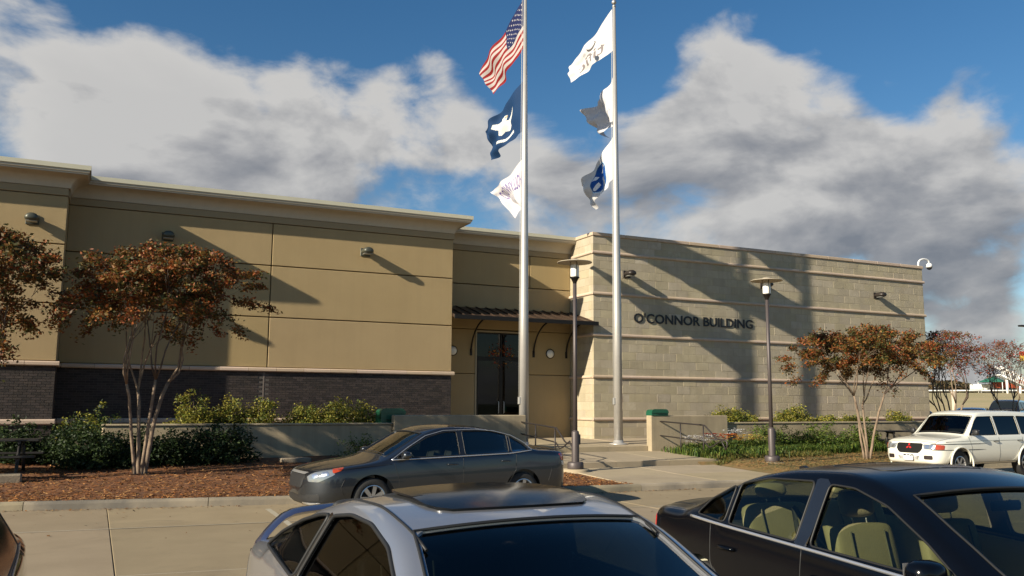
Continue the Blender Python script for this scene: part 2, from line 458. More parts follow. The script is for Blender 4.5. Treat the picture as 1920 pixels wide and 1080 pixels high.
def gutter():
    b = MB(); rd = random.Random(12)
    for i in range(1500):
        x = rd.uniform(-10, 18) if rd.random() < .9 else rd.uniform(-8, 20); u = rd.random()
        y = kerb_y(x) - .02 - (abs(rd.gauss(0, .09)) if u < .8 else rd.random() ** 2 * 4)
        if noise.noise(Vector((x * .8, 0, 5))) < -.05 and u < .8: continue
        a = rd.uniform(0, 6.28); l = rd.uniform(.012, .045); d = Vector((math.cos(a), math.sin(a), rd.uniform(-.2, .4))) * l; q = Vector((-d.y, d.x, rd.uniform(-.01, .01))) * rd.uniform(.2, .6)
        c = Vector((x, y, PAVE + .012)); col = rd.choice([(.16, .08, .03), (.22, .10, .03), (.10, .05, .03), (.28, .17, .07), (.07, .05, .03)])
        b.add([c - d, c - q, c + d, c + q], [(0, 1, 2, 3)], False, col)
    o = b.build('leaf_litter', attr_mat('litter_tint', .9), fix=False); o['kind'] = 'stuff'
gutter()

# ------------------------------------------------------------------ entrance walk, steps, porch
M_walk = mat('walk_concrete', (.36, .29, .19), .88, stain=.35, var=.7, vscale=1.3, col2=(.29, .235, .155), bump=.2, bscale=80, rnd=.05)
walk = tag(thing('entrance_walk'), kind='structure')
def sloped(name, xl0, xr0, y0, z0, xl1, xr1, y1, z1, depth=.6):
    b = MB(); e = .012
    b.add([(xl0, y0, z0 - depth), (xr0, y0, z0 - depth), (xr1, y1, z0 - depth), (xl1, y1, z0 - depth),
           (xl0, y0, z0 - e), (xr0, y0, z0 - e), (xr1, y1, z1 - e), (xl1, y1, z1 - e),
           (xl0 + e, y0 + e, z0), (xr0 - e, y0 + e, z0), (xr1 - e, y1 - e, z1), (xl1 + e, y1 - e, z1)],
          [(0, 1, 5, 4), (1, 2, 6, 5), (2, 3, 7, 6), (3, 0, 4, 7), (4, 5, 9, 8), (5, 6, 10, 9), (6, 7, 11, 10), (7, 4, 8, 11), (8, 9, 10, 11)])
    return b.build(name, M_walk, walk)
yk = 16.48
sloped('walk_slab', 10.75, 13.2, yk, .213, 11.0, 13.35, 18.2, .222)
sloped('walk_slab', 13.21, 15.6, yk, .213, 13.36, 15.8, 18.2, .222)
sloped('walk_slab', 11.0, 13.35, 18.21, .222, 11.15, 13.5, 20.2, .262)
sloped('walk_slab', 13.36, 15.8, 18.21, .222, 13.51, 16.05, 20.2, .262)
for i in range(3):
    a, c = 11.1 + 1.74 * i, 11.1 + 1.74 * (i + 1) - .008
    sloped('step_slab', a, c, 20.21, .415, a, c, 22.98, .505)
for i in range(3):
    a, c = 11.42 + 1.45 * i, 11.42 + 1.45 * (i + 1) - .008
    sloped('step_slab', a, c, 22.99, .665, a, c, 24.9, .70)
for i in range(5):
    a, c = 7.7 + 1.62 * i, 7.7 + 1.62 * (i + 1) - .008
    sloped('porch_slab', a, c, 24.91, .70, a, c, 28.16, .75)
sloped('porch_slab', 7.7, 11.41, 23.1, .665, 7.7, 11.41, 24.9, .70)
sloped('porch_slab', 15.80, 18.8, 23.1, .665, 15.80, 18.8, 26.48, .74)

# low concrete walls
M_cw = mat('cast_wall_concrete', (.39, .315, .205), .9, var=.8, vscale=1.0, col2=(.27, .22, .145), bump=.3, bscale=70, streak=.55)
def lowwall(name, a, label, cat='wall', bev=.02):
    t = thing(name, (0, 0, 0), 0, label, cat)
    box('wall_face', a, M_cw, t, bev); return t
w = lowwall('cheek_wall', (7.40, 11.40, 22.80, 23.07, .2, 1.62), 'low bare concrete wall left of the entrance steps, behind the dark sedan')
w = lowwall('cheek_wall', (15.78, 18.80, 22.80, 23.07, .2, 1.60), 'low bare concrete wall right of the entrance steps with a handrail before it')
w = lowwall('planter_wall', (.22, 7.38, 22.92, 23.16, .2, 1.36), 'long concrete planter wall with a raised cap in front of the stucco wing')
box('cap', (.20, 7.385, 22.89, 23.19, 1.362, 1.41), M_cw, w, .012)
box('wall_face', (.22, .46, 23.165, 26.4, .2, 1.36), M_cw, w, .02)
w = lowwall('planter_wall', (18.82, 33.2, 22.92, 23.16, .2, 1.32), 'concrete planter wall with a raised cap in front of the grey block wing')
box('cap', (18.815, 33.22, 22.89, 23.19, 1.322, 1.375), M_cw, w, .012)
b = MB(); b.box(.47, 7.38, 23.17, 26.46, .2, 1.25); b.box(18.85, 33.1, 23.17, 26.46, .2, 1.2)
o = b.build('planter_soil', M_mulch); o['kind'] = 'structure'

# ------------------------------------------------------------------ building
bld = thing('office_building', (0, 0, 0), 0, 'long low office building, tan stucco wing on brick base and grey block wing', 'building')
M_st = mat('tan_stucco', (.385, .282, .142), .93, var=.5, vscale=.9, col2=(.335, .242, .118), bump=.6, bscale=120, streak=.10, rnd=.02)
M_frz = mat('frieze_stucco', (.30, .235, .14), .93, bump=.3, bscale=160)
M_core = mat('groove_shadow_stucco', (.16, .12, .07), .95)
M_cor = mat('cornice_plaster', (.50, .44, .34), .85, var=.35, vscale=.8, col2=(.42, .36, .27), bump=.1, bscale=80, streak=.15)
M_cop = mat('metal_coping', (.58, .55, .42), .5, var=.3, vscale=2, col2=(.48, .45, .34))
M_stone = mat('cast_stone', (.52, .40, .30), .85, var=.4, vscale=3, col2=(.42, .32, .23), bump=.2, bscale=90, rnd=.08)
# solid cores behind the cladding
DX0, DX1, DZ1 = 12.12, 14.14, 4.47
core = MB()
core.box(-22, XC - .16, YF + .16, YF + 12, .0, 8.0); core.box(XC - .2, XT - .16, YB + .16, YF + 12, .0, 8.0)
core.box(XT - .155, DX0 - .06, YE + .36, YF + 12, .0, 7.95); core.box(DX1 + .06, XBK + .139, YE + .36, YF + 12, .0, 7.95); core.box(DX0 - .059, DX1 + .059, YE + .36, YF + 12, 4.56, 7.95); core.box(DX0 - .059, DX1 + .059, YE + 5.5, YF + 12, 0, 4.559); core.box(XBK + .14, XR - .12, YB + .13, YF + 12, .0, 8.0)
core.build('core_wall', M_core, bld)
rf = MB(); rf.add([(-22, YF + .2, 7.9), (XC, YF + .2, 7.9), (XC, YF + 12, 7.9), (-22, YF + 12, 7.9)], [(0, 1, 2, 3)])

stw = link('stucco_wall', None, bld)
def panel(x0, x1, z0, z1, Y, th=.155):
    b = MB(); b.box(x0, x1, Y, Y + th, z0, z1, bev=.012); return b.build('stucco_panel', M_st, stw)
ROWS = [(2.985, 4.465), (4.495, 6.035), (6.065, 7.345)]
for z0, z1 in ROWS:
    for a, c in ((-22, -14.02), (-13.98, -7.52), (-7.48, XC)): panel(a, c, z0, z1, YF)
    b = MB(); b.box(XC - .155, XC - .001, YF + .157, YB - .001, z0, z1, bev=.012); b.build('stucco_panel', M_st, stw)
    for a, c in ((XC + .0, 4.585), (4.615, XT)): panel(a, c, z0, z1, YB)
    b = MB(); b.box(XT - .155, XT - .001, YB + .157, YE - .001, z0, z1, bev=.012); b.build('stucco_panel', M_st, stw)
b = MB(); b.box(XT - .155, XT - .001, YB + .157, YE - .001, .7, 2.975, bev=.012); b.build('stucco_panel', M_st, stw)
# entrance bay: panels round the door opening (12.02..14.14)
DX0, DX1, DZ1 = 12.12, 14.14, 4.47
for a in ((XT + .001, DX0 - .06, .72, 2.975), (XT + .001, DX0 - .06, 2.995, 4.55), (DX1 + .06, XBK - .001, .72, 2.975), (DX1 + .06, XBK - .001, 2.995, 4.55),
          (XT + .001, XBK - .001, 4.57, 6.145), (XT + .001, 14.21, 6.175, 7.345), (14.24, XBK - .001, 6.175, 7.345)):
    b = MB(); b.box(a[0], a[1], YE, YE + .34, a[2], a[3], bev=.010); b.build('stucco_panel', M_st, stw)
fr = MB()
fr.box(-22, XC, YF - .035, YF + .15, 7.36, 7.56, bev=.01); fr.box(XC + .001, XT + .035, YB - .035, YB + .15, 7.36, 7.56, bev=.01)
fr.box(XC - .15, XC + .034, YF + .151, YB - .036, 7.36, 7.559, bev=.01)
fr.box(XT - .1, XT + .034, YB + .151, YE - .036, 7.36, 7.559, bev=.01)
fr.box(XT + .036, XBK - .001, YE - .034, YE + .15, 7.36, 7.56, bev=.01)
fr.build('frieze', M_frz, bld)
# cornice swept along the plan
def sweep(name, prof, path, M_, parent, smooth=False, closed_prof=True):
    n = len(path); b = MB(); m_ = len(prof); vs = []
    for i, p in enumerate(path):
        p = Vector(p)
        def nrm(a, c):
            d = (Vector(c) - Vector(a)).normalized(); return Vector((d.y, -d.x))
        if i == 0: N = nrm(path[0], path[1])
        elif i == n - 1: N = nrm(path[-2], path[-1])
        else:
            a, c = nrm(path[i-1], path[i]), nrm(path[i], path[i+1]); N = (a + c) / (1 + a.dot(c))
        for o_, z in prof: vs.append((p.x + N.x * o_, p.y + N.y * o_, z))
    fs = [(i*m_+k, (i+1)*m_+k, (i+1)*m_+(k+1) % m_, i*m_+(k+1) % m_) for i in range(n-1) for k in range(m_)]
    fs += [tuple(range(m_))[::-1], tuple((n-1)*m_+k for k in range(m_))]
    b.add(vs, fs, smooth); return b.build(name, M_, parent, autosm=40 if smooth else None)
O = .48
prof = [(-.15, 7.565), (.045, 7.565)]
for i in range(9):
    a = i / 8 * math.pi / 2
    prof.append((.05 + (O - .10) * (1 - math.cos(a)), 7.575 + .31 * math.sin(a)))
prof += [(O - .03, 7.885), (O - .03, 7.93), (O, 7.935), (O, 8.015), (-.15, 8.03)]
PATH = [(-22, YF), (XC, YF), (XC, YB), (XT, YB), (XT, YE), (XBK - .002, YE)]
sweep('cornice', prof, PATH, M_cor, bld, True)
sweep('coping', [(-.3, 8.035), (O + .005, 8.02), (O + .03, 8.0), (O + .032, 8.12), (-.3, 8.16)], PATH[:-1] + [(XBK - .002, YE)], M_cop, bld)

# brick base, every brick its own relief, joined
M_brick = mat('dark_brick', (.033, .024, .021), .75, island=True, rnd=.45, bump=.3, bscale=200)
M_mortar = mat('brick_mortar', (.085, .076, .068), .95)
bw = link('brick_wall', None, bld)
def bricks(x0, x1, z0, z1, Y, axis='X', nrm=-1, skip=None):
    """running bond in the plane Y=const (axis X) or X=const (axis Y)"""
    b = MB(); h, g, Lb = .0575, .0102, .194
    r = 0; z = z0
    while z + h <= z1 + .02:
        off = 0 if r % 2 else (Lb + g) / 2; x = x0 - off
        while x < x1:
            a, c = max(x, x0), min(x + Lb, x1)
            if c - a > .03 and not (skip and skip(a, c)):
                j = random.uniform(0, .004)
                if axis == 'X': b.box(a, c, Y - .006 + j, Y + .05, z, min(z + h, z1))
                else: b.box(Y - .05, Y + .006 - j, a, c, z, min(z + h, z1))
            x += Lb + g
        z += h + g; r += 1
    return b
mb = bricks(-9, XC, .3, 1.34, YF)
for args in ((-9, XC, 1.50, 2.845, YF), (XC, XT, .9, 1.34, YB), (XC, XT, 1.50, 2.845, YB)):
    q = bricks(*args, skip=(lambda a, c: a < 4.52 < c) if args[4] == YB else None); mb.add(q.v, q.f)
for args in ((YF + .01, YB, .3, 1.34, XC), (YF + .01, YB, 1.50, 2.845, XC)):
    q = bricks(*args, axis='Y'); mb.add(q.v, q.f)
o = mb.build('brick', M_brick, bw, fix=False); o['kind'] = 'stuff'
q = MB(); q.box(-22, XC - .004, YF + .004, YF + .15, .1, 2.84); q.box(XC + .0, XT - .004, YB + .004, YB + .15, .1, 2.84); q.box(XC - .15, XC - .004, YF + .151, YB + .003, .1, 2.84)
q.build('mortar', M_mortar, bw)
box('control_joint', (4.50, 4.535, YB - .003, YB + .004, .9, 2.84), mat('joint_caulk', (.16, .13, .11), .8), bw)
sill = link('stone_sill', None, bld)
def course(z0, z1, o_, dx, segs):
    for (x0, x1, Y) in segs:
        n = max(1, round((x1 - x0) / dx)); L = (x1 - x0) / n
        for i in range(n):
            b = MB(); a, c = x0 + i * L + .004, x0 + (i + 1) * L - .004; r = (z1 - z0)
            P = [(Y + .10, z0), (Y - o_ * .75, z0), (Y - o_, z0 + r * .2), (Y - o_, z0 + r * .75), (Y - o_ * .6, z1 - r * .04), (Y + .10, z1)]
            b.prism([(p[0], p[1]) for p in P], a, c, plane='YZ')
            b.build('sill_stone', M_stone, sill)
course(2.85, 2.975, .085, .79, [(-9.6, XC + .085, YF), (XC + .09, XT + .085, YB)])
course(1.345, 1.49, .075, .79, [(-9.6, XC + .075, YF), (XC + .08, XT + .075, YB)])
for z0, z1, o_ in ((2.85, 2.975, .085), (1.345, 1.49, .075)):
    for (ya, yb) in ((YF + .101, YB - .1),):
        b = MB(); b.prism([(XC - .1, z0), (XC + o_ * .75, z0), (XC + o_, z0 + .03), (XC + o_, z1 - .03), (XC + o_ * .6, z1), (XC - .1, z1)], ya, yb, plane='XZ'); b.build('sill_stone', M_stone, sill)

# block wing
M_blk = mat('grey_block', (.425, .365, .258), .95, var=.7, vscale=2.2, col2=(.345, .29, .20), bump=.6, bscale=40, rnd=.09, streak=.25)
M_blk2 = mat('grey_block_far', (.425, .365, .258), .95, var=.7, vscale=2.2, col2=(.345, .29, .20), bump=.6, bscale=40, rnd=.09, island=True, streak=.25)
M_bm = mat('block_mortar', (.36, .305, .21), .95, bump=.2)
M_eff = mat('pale_block', (.47, .41, .30), .95, var=.9, vscale=4, col2=(.36, .30, .21), bump=.5, bscale=45, rnd=.08)
blk = link('block_wall', None, bld)
CH, CL, G = .299, .598, .010
def bmesh_of(L, H):
    b = MB(); b.box(0, L, 0, .12, 0, H, bev=.006)
    me = bpy.data.meshes.new('block'); me.from_pydata(b.v, [], b.f); me.update(); me.materials.append(M_blk); return me
full = bmesh_of(CL - G, CH - G); half = bmesh_of(CL / 2 - G, CH - G)
full_e = full.copy(); full_e.materials.clear(); full_e.materials.append(M_eff)
items = []; far = MB(); rb = random.Random(3)
for i in range(-3, 22):
    z = ZB[0] + CH * i + G / 2
    x = XBK; first = (i % 2 == 0)
    while x < XR - .05:
        L = CL / 2 if (first and x == XBK) else CL
        L = min(L, XR - x)
        items.append((x, L, z)); x += L
items.sort(key=lambda q: q[0])
cnt = 0
for x, L, z in items:
    if cnt < 262 and (abs(L - CL) < 1e-3 or abs(L - CL / 2) < 1e-3):
        me = full if abs(L - CL) < 1e-3 else half
        if me is full and rb.random() < .05: me = full_e
        o = link('block', me, blk); o.location = (x + G / 2, YB + rb.uniform(0, .006), z); cnt += 1
    else: far.box(x + G / 2, x + L - G / 2, YB + rb.uniform(0, .006), YB + .12, z, z + CH - G, bev=.009)
for i in range(-3, 22):       # sunlit return beside the entrance
    z = ZB[0] + CH * i + G / 2; y = YB + .125; first = (i % 2 == 1)
    while y < YE - .02:
        L = (.475 if not first else .18) if y < YB + .2 else CL; L = min(L, YE - y)
        far.box(XBK + rb.uniform(0, .005), XBK + .12, y + G / 2, y + L - G / 2, z, z + CH - G, bev=.009); y += L
for i in range(-3, 22):
    z = ZB[0] + CH * i + G / 2; y = YB + .125
    while y < YB + 11:
        far.box(XR - .12, XR - rb.uniform(0, .005), y + G / 2, y + CL - G / 2, z, z + CH - G, bev=.009); y += CL
o = far.build('block', M_blk2, blk, fix=False); o['kind'] = 'stuff'
q = MB(); q.box(XBK + .01, XR - .01, YB + .0075, YB + .125, .1, 8.0); q.box(XBK + .01, XBK + .13, YB + .126, YE + .3, .1, 8.0); q.box(XR - .125, XR - .011, YB + .126, YB + 11.9, .1, 8.0)
q.build('mortar', M_bm, blk)
pr = lambda Y, z: [(Y + .03, z - .055), (Y - .035, z - .055), (Y - .055, z - .035), (Y - .06, z), (Y - .052, z + .03), (Y - .03, z + .05), (Y + .03, z + .055)]
for z in ZB:
    n = 14; L = (XR - XBK + .10) / n
    for i in range(n):
        b = MB(); b.prism(pr(YB, z), XBK - .05 + i * L + .003, XBK - .05 + (i + 1) * L - .003, plane='YZ'); b.build('band_stone', M_stone, blk)
    for (ya, yb) in ((YB + .031, YB + .9), (YB + .906, YE - .002)):
        b = MB(); P = [(2 * XBK - (p[0] - YB + XBK), p[1]) for p in pr(YB, z)]
        P = [(XBK + (p[0] - YB), p[1]) for p in pr(YB, z)]
        b.prism(P, ya, yb, plane='XZ'); b.build('band_stone', M_stone, blk)
n = 12; L = (XR - XBK + .08) / n
for i in range(n):
    b = MB(); b.box(XBK - .04 + i * L + .003, XBK - .04 + (i + 1) * L - .003, YB - .04, YB + .30, 8.004, 8.13, bev=.015); b.build('coping_stone', M_stone, blk)
b = MB(); b.box(XBK - .04, XBK + .26, YB + .303, YE + 1.5, 8.004, 8.13, bev=.015); b.build('coping_stone', M_stone, blk)
b = MB(); b.box(XR - .26, XR + .04, YB + .303, YF + 12, 8.004, 8.13, bev=.015); b.build('coping_stone', M_stone, blk)

# sign letters
M_let = mat('black_letter', (.012, .011, .011), .45)
sign = link('building_sign', None, bld)
def text_mesh(txt, size=1.0, ext=0.0, off=0.0):
    cu = bpy.data.curves.new('t', 'FONT'); cu.body = txt; cu.size = size; cu.extrude = ext; cu.offset = off; cu.resolution_u = 3
    o = bpy.data.objects.new('t', cu); C.objects.link(o); bpy.context.view_layer.update()
    dg = bpy.context.evaluated_depsgraph_get(); me = bpy.data.meshes.new_from_object(o.evaluated_get(dg))
    bpy.data.objects.remove(o); bpy.data.curves.remove(cu); return me
def text_width(txt, size=1.0):
    me = text_mesh(txt + '.', size); a = max(v.co.x for v in me.vertices); me2 = text_mesh('.', size); b_ = max(v.co.x for v in me2.vertices); return a - b_
def put_text(txt, x0, x1, z0, cap, Y, M_, parent, name='letter', ext=.008, off=.010, M4=None):
    sz = cap / .729; tot = text_width(txt, sz); kx = (x1 - x0) / tot; pos = 0
    for i, ch in enumerate(txt):
        xx = text_width(txt[:i], sz) if i else 0
        if ch == ' ': continue
        me = text_mesh(ch, sz, ext, off)
        me.transform(Matrix(((kx, 0, 0, x0 + xx * kx), (0, 0, -1, Y), (0, 1, 0, z0), (0, 0, 0, 1))))
        if M4 is not None: me.transform(M4)
        me.materials.clear(); me.materials.append(M_); me.name = name; link(name, me, parent)
put_text("O'CONNOR BUILDING", 17.62, 23.22, 4.92, .35, YB - .018, M_let, sign)

# entrance door
M_fr = mat('dark_bronze', (.022, .019, .017), .4, metal=.6)
M_gl = glass('door_glass', (.22, .22, .22), .8)
M_dark = mat('dark_interior', (.012, .011, .010), .9)
M_jamb = mat('door_jamb', (.34, .29, .20), .7)
door = link('entrance_door', None, bld)
def fb(parent, name, a, M_=None, bev=.004): return box(name, a, M_ or M_fr, parent, bev)
for a in ((DX0 - .055, DX0, YE - .02, YE + .3, .72, DZ1 + .055), (DX1, DX1 + .055, YE - .02, YE + .3, .72, DZ1 + .055), (DX0 + .001, DX1 - .001, YE - .02, YE + .3, DZ1, DZ1 + .055)): fb(door, 'door_jamb', a, M_jamb)
yd = YE + .16; XM = (DX0 + DX1) / 2; ZT = 3.55
for a in ((DX0 + .001, DX0 + .05, yd - .05, yd + .05, .752, DZ1 - .001), (DX1 - .05, DX1 - .001, yd - .05, yd + .05, .752, DZ1 - .001), (DX0 + .051, DX1 - .051, yd - .05, yd + .05, DZ1 - .05, DZ1 - .001),
          (DX0 + .051, DX1 - .051, yd - .05, yd + .05, ZT, ZT + .06), (XM - .025, XM + .025, yd - .05, yd + .05, ZT + .061, DZ1 - .051)): fb(door, 'door_frame', a)
for s, (a, c) in enumerate(((DX0 + .052, XM - .004), (XM + .004, DX1 - .052))):
    f = link('door_leaf', None, door)
    b = MB(); b.box(a, a + .06, yd - .04, yd + .01, .76, ZT - .005); b.box(c - .06, c, yd - .04, yd + .01, .76, ZT - .005)
    b.box(a + .06, c - .06, yd - .04, yd + .01, .76, .98); b.box(a + .06, c - .06, yd - .04, yd + .01, ZT - .09, ZT - .005); b.build('door_stile', M_fr, door)
    fb(door, 'door_pane', (a + .06, c - .06, yd - .02, yd - .012, .98, ZT - .09), M_gl, 0)
    hx = c - .10 if s == 0 else a + .10
    b = MB(); b.tube([(hx, yd - .04, 1.6), (hx, yd - .09, 1.62), (hx, yd - .09, 2.0), (hx, yd - .04, 2.02)], .012, 8); b.build('door_handle', mat('brushed_steel', (.6, .6, .58), .3, 1.0), door)
    bpy.data.objects.remove(f)
for a, c in ((DX0 + .051, XM - .026), (XM + .026, DX1 - .051)): fb(door, 'transom_pane', (a, c, yd - .006, yd + .006, ZT + .061, DZ1 - .051), M_gl, 0)
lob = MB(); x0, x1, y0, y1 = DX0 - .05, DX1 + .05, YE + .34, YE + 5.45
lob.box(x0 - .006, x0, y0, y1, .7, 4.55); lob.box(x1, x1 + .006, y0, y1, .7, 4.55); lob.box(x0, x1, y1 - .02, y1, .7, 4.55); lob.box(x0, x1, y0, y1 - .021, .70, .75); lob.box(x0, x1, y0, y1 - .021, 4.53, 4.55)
lob.build('lobby_wall', mat('lobby_shade', (.035, .03, .025), .9), bld)  # near-black colour puts the unlit lobby's gloom into its walls

# canopy
M_can = mat('bronze_roof', (.075, .048, .034), .45, metal=.35, var=.3, vscale=2)
cano = link('canopy', None, bld)
ya, yb, za, zb_ = 26.30, YE, 4.80, 5.33
b = MB(); b.prism([(ya, za), (yb - .002, zb_), (yb - .002, zb_ - .04), (ya + .03, za - .04)], XT + .01, XBK - .01, plane='YZ'); b.build('canopy_sheet', M_can, cano)
n = 14
for i in range(n + 1):
    x = XT + .02 + (XBK - XT - .06) * i / n
    b = MB(); b.prism([(ya, za + .002), (yb - .003, zb_ + .002), (yb - .003, zb_ + .045), (ya, za + .045)], x, x + .022, plane='YZ'); b.build('seam_rib', M_can, cano)
box('fascia', (XT + .005, XBK + .10, ya - .03, ya - .001, za - .09, za + .05), M_fr, cano, .004)
for x in (11.9, 14.38, 15.74):
    b = MB(); pts = []
    for i in range(13):
        t = i / 12; a = t * math.pi / 2 * .9
        pts.append((x, YE - .02 - 1.25 * (1 - math.cos(a)) / (1 - math.cos(math.pi / 2 * .9)), 3.72 + 1.13 * math.sin(a) / math.sin(math.pi / 2 * .9)))
    b.tube(pts, .03, 8); b.box(x - .04, x + .04, YE - .03, YE - .001, 3.62, 3.86); b.build('canopy_bracket', M_fr, cano)
# ------------------------------------------------------------------ flagpoles
M_alu = mat('brushed_aluminium', (.50, .48, .45), .40, metal=.45, var=.2, vscale=3)
M_alud = mat('dull_aluminium', (.45, .44, .42), .5, metal=.8)
def flagpole(x, y, z, H, label):
    t = thing('flagpole', (x, y, z), 0, label, 'flagpole', 'flagpoles before the entrance')
    b = MB(); b.tube([(0, 0, 0), (0, 0, 4), (0, 0, H * .55), (0, 0, H)], [.145, .135, .105, .05], 28); b.build('pole', M_alu, t)
    b = MB(); b.lathe([(.30, 0), (.30, .015), (.25, .035), (.17, .05), (.155, .12), (.148, .125), (.0, .125)], 28); b.build('base_collar', M_alu, t)
    b = MB(); b.lathe([(.05, 0), (.065, .01), (.065, .05), (.02, .07), (.02, .10)] + [(max(.001, .085 * math.sin(a)), .18 - .085 * math.cos(a)) for a in [i * math.pi / 10 for i in range(1, 11)]], 16, Matrix.Translation((0, 0, H))); b.build('finial', M_alud, t)
    b = MB(); b.box(-.19, -.12, -.05, .05, 1.25, 1.47, bev=.01); b.build('cleat_box', M_alud, t)
    b = MB(); b.tube([(-.17, .02, 1.4), (-.15, .02, 5), (-.10, .02, H - .1)], .006, 5); b.build('halyard', mat('rope', (.6, .58, .52), .9), t)
    return t
PZ = .68
P1 = (11.82, 23.80); P2 = (15.24, 23.85)
flagpole(P1[0], P1[1], PZ, 14.45, 'tall silver flagpole nearer the door, carrying three flags with the striped one on top')
flagpole(P2[0], P2[1], PZ, 14.75, 'tall silver flagpole at the corner of the block wing, carrying three white flags')

# ------------------------------------------------------------------ flags
FW, FH = 130, 84
def raster_text(txt, x0, x1, y0, y1, G_, mirror=True, arc=0.0):
    me = text_mesh(txt, 1.0, 0, .012); me.calc_loop_triangles()
    P = np.array([v.co[:2] for v in me.vertices]); a, b_ = P.min(0), P.max(0)
    U = (P - a) / (b_ - a)
    if mirror: U[:, 0] = U[:, 0]
    X = x0 + U[:, 0] * (x1 - x0); Y = y1 - U[:, 1] * (y1 - y0) + arc * ((U[:, 0] - .5) * 2) ** 2
    gx, gy = np.meshgrid((np.arange(FW) + .5) / FW, (np.arange(FH) + .5) / FH, indexing='ij')
    for tr in me.loop_triangles:
        i, j, k = tr.vertices; x = X[[i, j, k]]; y = Y[[i, j, k]]
        d = (y[1]-y[2])*(x[0]-x[2]) + (x[2]-x[1])*(y[0]-y[2])
        if abs(d) < 1e-12: continue
        l1 = ((y[1]-y[2])*(gx-x[2]) + (x[2]-x[1])*(gy-y[2])) / d; l2 = ((y[2]-y[0])*(gx-x[2]) + (x[0]-x[2])*(gy-y[2])) / d
        G_ |= (l1 >= 0) & (l2 >= 0) & (l1 + l2 <= 1)
def poly_mask(poly):
    gx, gy = np.meshgrid((np.arange(FW) + .5) / FW, (np.arange(FH) + .5) / FH, indexing='ij'); r = np.zeros((FW, FH), bool); n = len(poly)
    for i in range(n):
        (x1, y1), (x2, y2) = poly[i], poly[(i + 1) % n]
        if y1 == y2: continue
        r ^= ((y1 > gy) != (y2 > gy)) & (gx < (x2 - x1) * (gy - y1) / (y2 - y1) + x1)
    return r
GX, GY = np.meshgrid((np.arange(FW) + .5) / FW, (np.arange(FH) + .5) / FH, indexing='ij')
def blank(c): return np.tile(np.array(c, float), (FW, FH, 1))
def f_us():
    A = blank((.42, .38, .36)); st = (GY * 13).astype(int) % 2 == 0; A[st] = (.22, .012, .013)
    can = (GX < .40) & (GY < 7 / 13); A[can] = (.012, .018, .075)
    for r in range(9):
        for c in range(6 if r % 2 == 0 else 5):
            x = .40 * ((c * 2 + 1 + (r % 2)) / 12); y = 7 / 13 * (r + 1) / 10
            A[((GX - x) / .60) ** 2 + ((GY - y)) ** 2 < .00017] = (.5, .48, .46)
    return A
def f_state():
    A = blank((.010, .038, .105)); W_ = (.62, .62, .58)
    pel = [(.44, .25), (.50, .20), (.56, .22), (.55, .30), (.62, .28), (.72, .20), (.74, .30), (.66, .42), (.60, .50), (.62, .62), (.56, .68), (.50, .62), (.42, .66), (.36, .60), (.38, .48), (.30, .40), (.26, .26), (.34, .30), (.42, .40), (.47, .36)]
    A[poly_mask(pel)] = W_
    A[poly_mask([(.30, .76), (.50, .82), (.72, .75), (.73, .82), (.50, .90), (.29, .83)])] = W_
    A[poly_mask([(.44, .25), (.50, .24), (.50, .28), (.45, .29)])] = (.45, .28, .14)
    return A
def f_holly():
    A = blank((.60, .575, .59)); m_ = np.zeros((FW, FH), bool); raster_text('HOLLYWOOD', .06, .90, .16, .50, m_, arc=.05); A[m_] = (.15, .11, .30)
    m_ = np.zeros((FW, FH), bool); raster_text('CASINO', .46, .70, .56, .68, m_); A[m_] = (.40, .37, .45); return A
def f_one():
    A = blank((.60, .585, .58)); m_ = np.zeros((FW, FH), bool); raster_text('tific', .20, .84, .46, .84, m_); A[m_] = (.22, .19, .19)
    c = ((GX - .46) / .62) ** 2 + (GY - .30) ** 2; c2 = ((GX - .47) / .62) ** 2 + (GY - .25) ** 2
    A[(c < .020) & (c2 > .012)] = (.10, .09, .09); A[(c < .010) & (c2 <= .012) & (GY > .30)] = (.5, .48, .48)
    c = ((GX - .62) / .62) ** 2 + (GY - .38) ** 2; A[(c < .0035)] = (.45, .43, .43); return A
def f_two():
    A = blank((.60, .585, .60)); m_ = np.zeros((FW, FH), bool); raster_text('AC', .14, .36, .62, .74, m_); A[m_] = (.35, .33, .36)
    A[poly_mask([(.30, .76), (.52, .70), (.54, .84), (.36, .92)])] = (.14, .13, .16); return A
def f_three():
    A = blank((.60, .59, .59)); B = (.012, .075, .30); r = ((GX - .52) / .64) ** 2 + (GY - .5) ** 2
    A[(r < .150)] = (.30, .50, .72); A[(r < .135)] = (.015, .05, .16); A[r < .115] = B
    for p in ([(.36, .2), (.50, .34), (.46, .42), (.30, .34)], [(.66, .25), (.72, .34), (.60, .46), (.55, .42)], [(.40, .58), (.48, .56), (.50, .84), (.42, .84)], [(.58, .55), (.74, .66), (.68, .76), (.56, .66)]):
        A[poly_mask(p) & (r < .115)] = (.72, .73, .75)
    return A
M_flag = attr_mat('flag_cloth', .75, .14, .2)
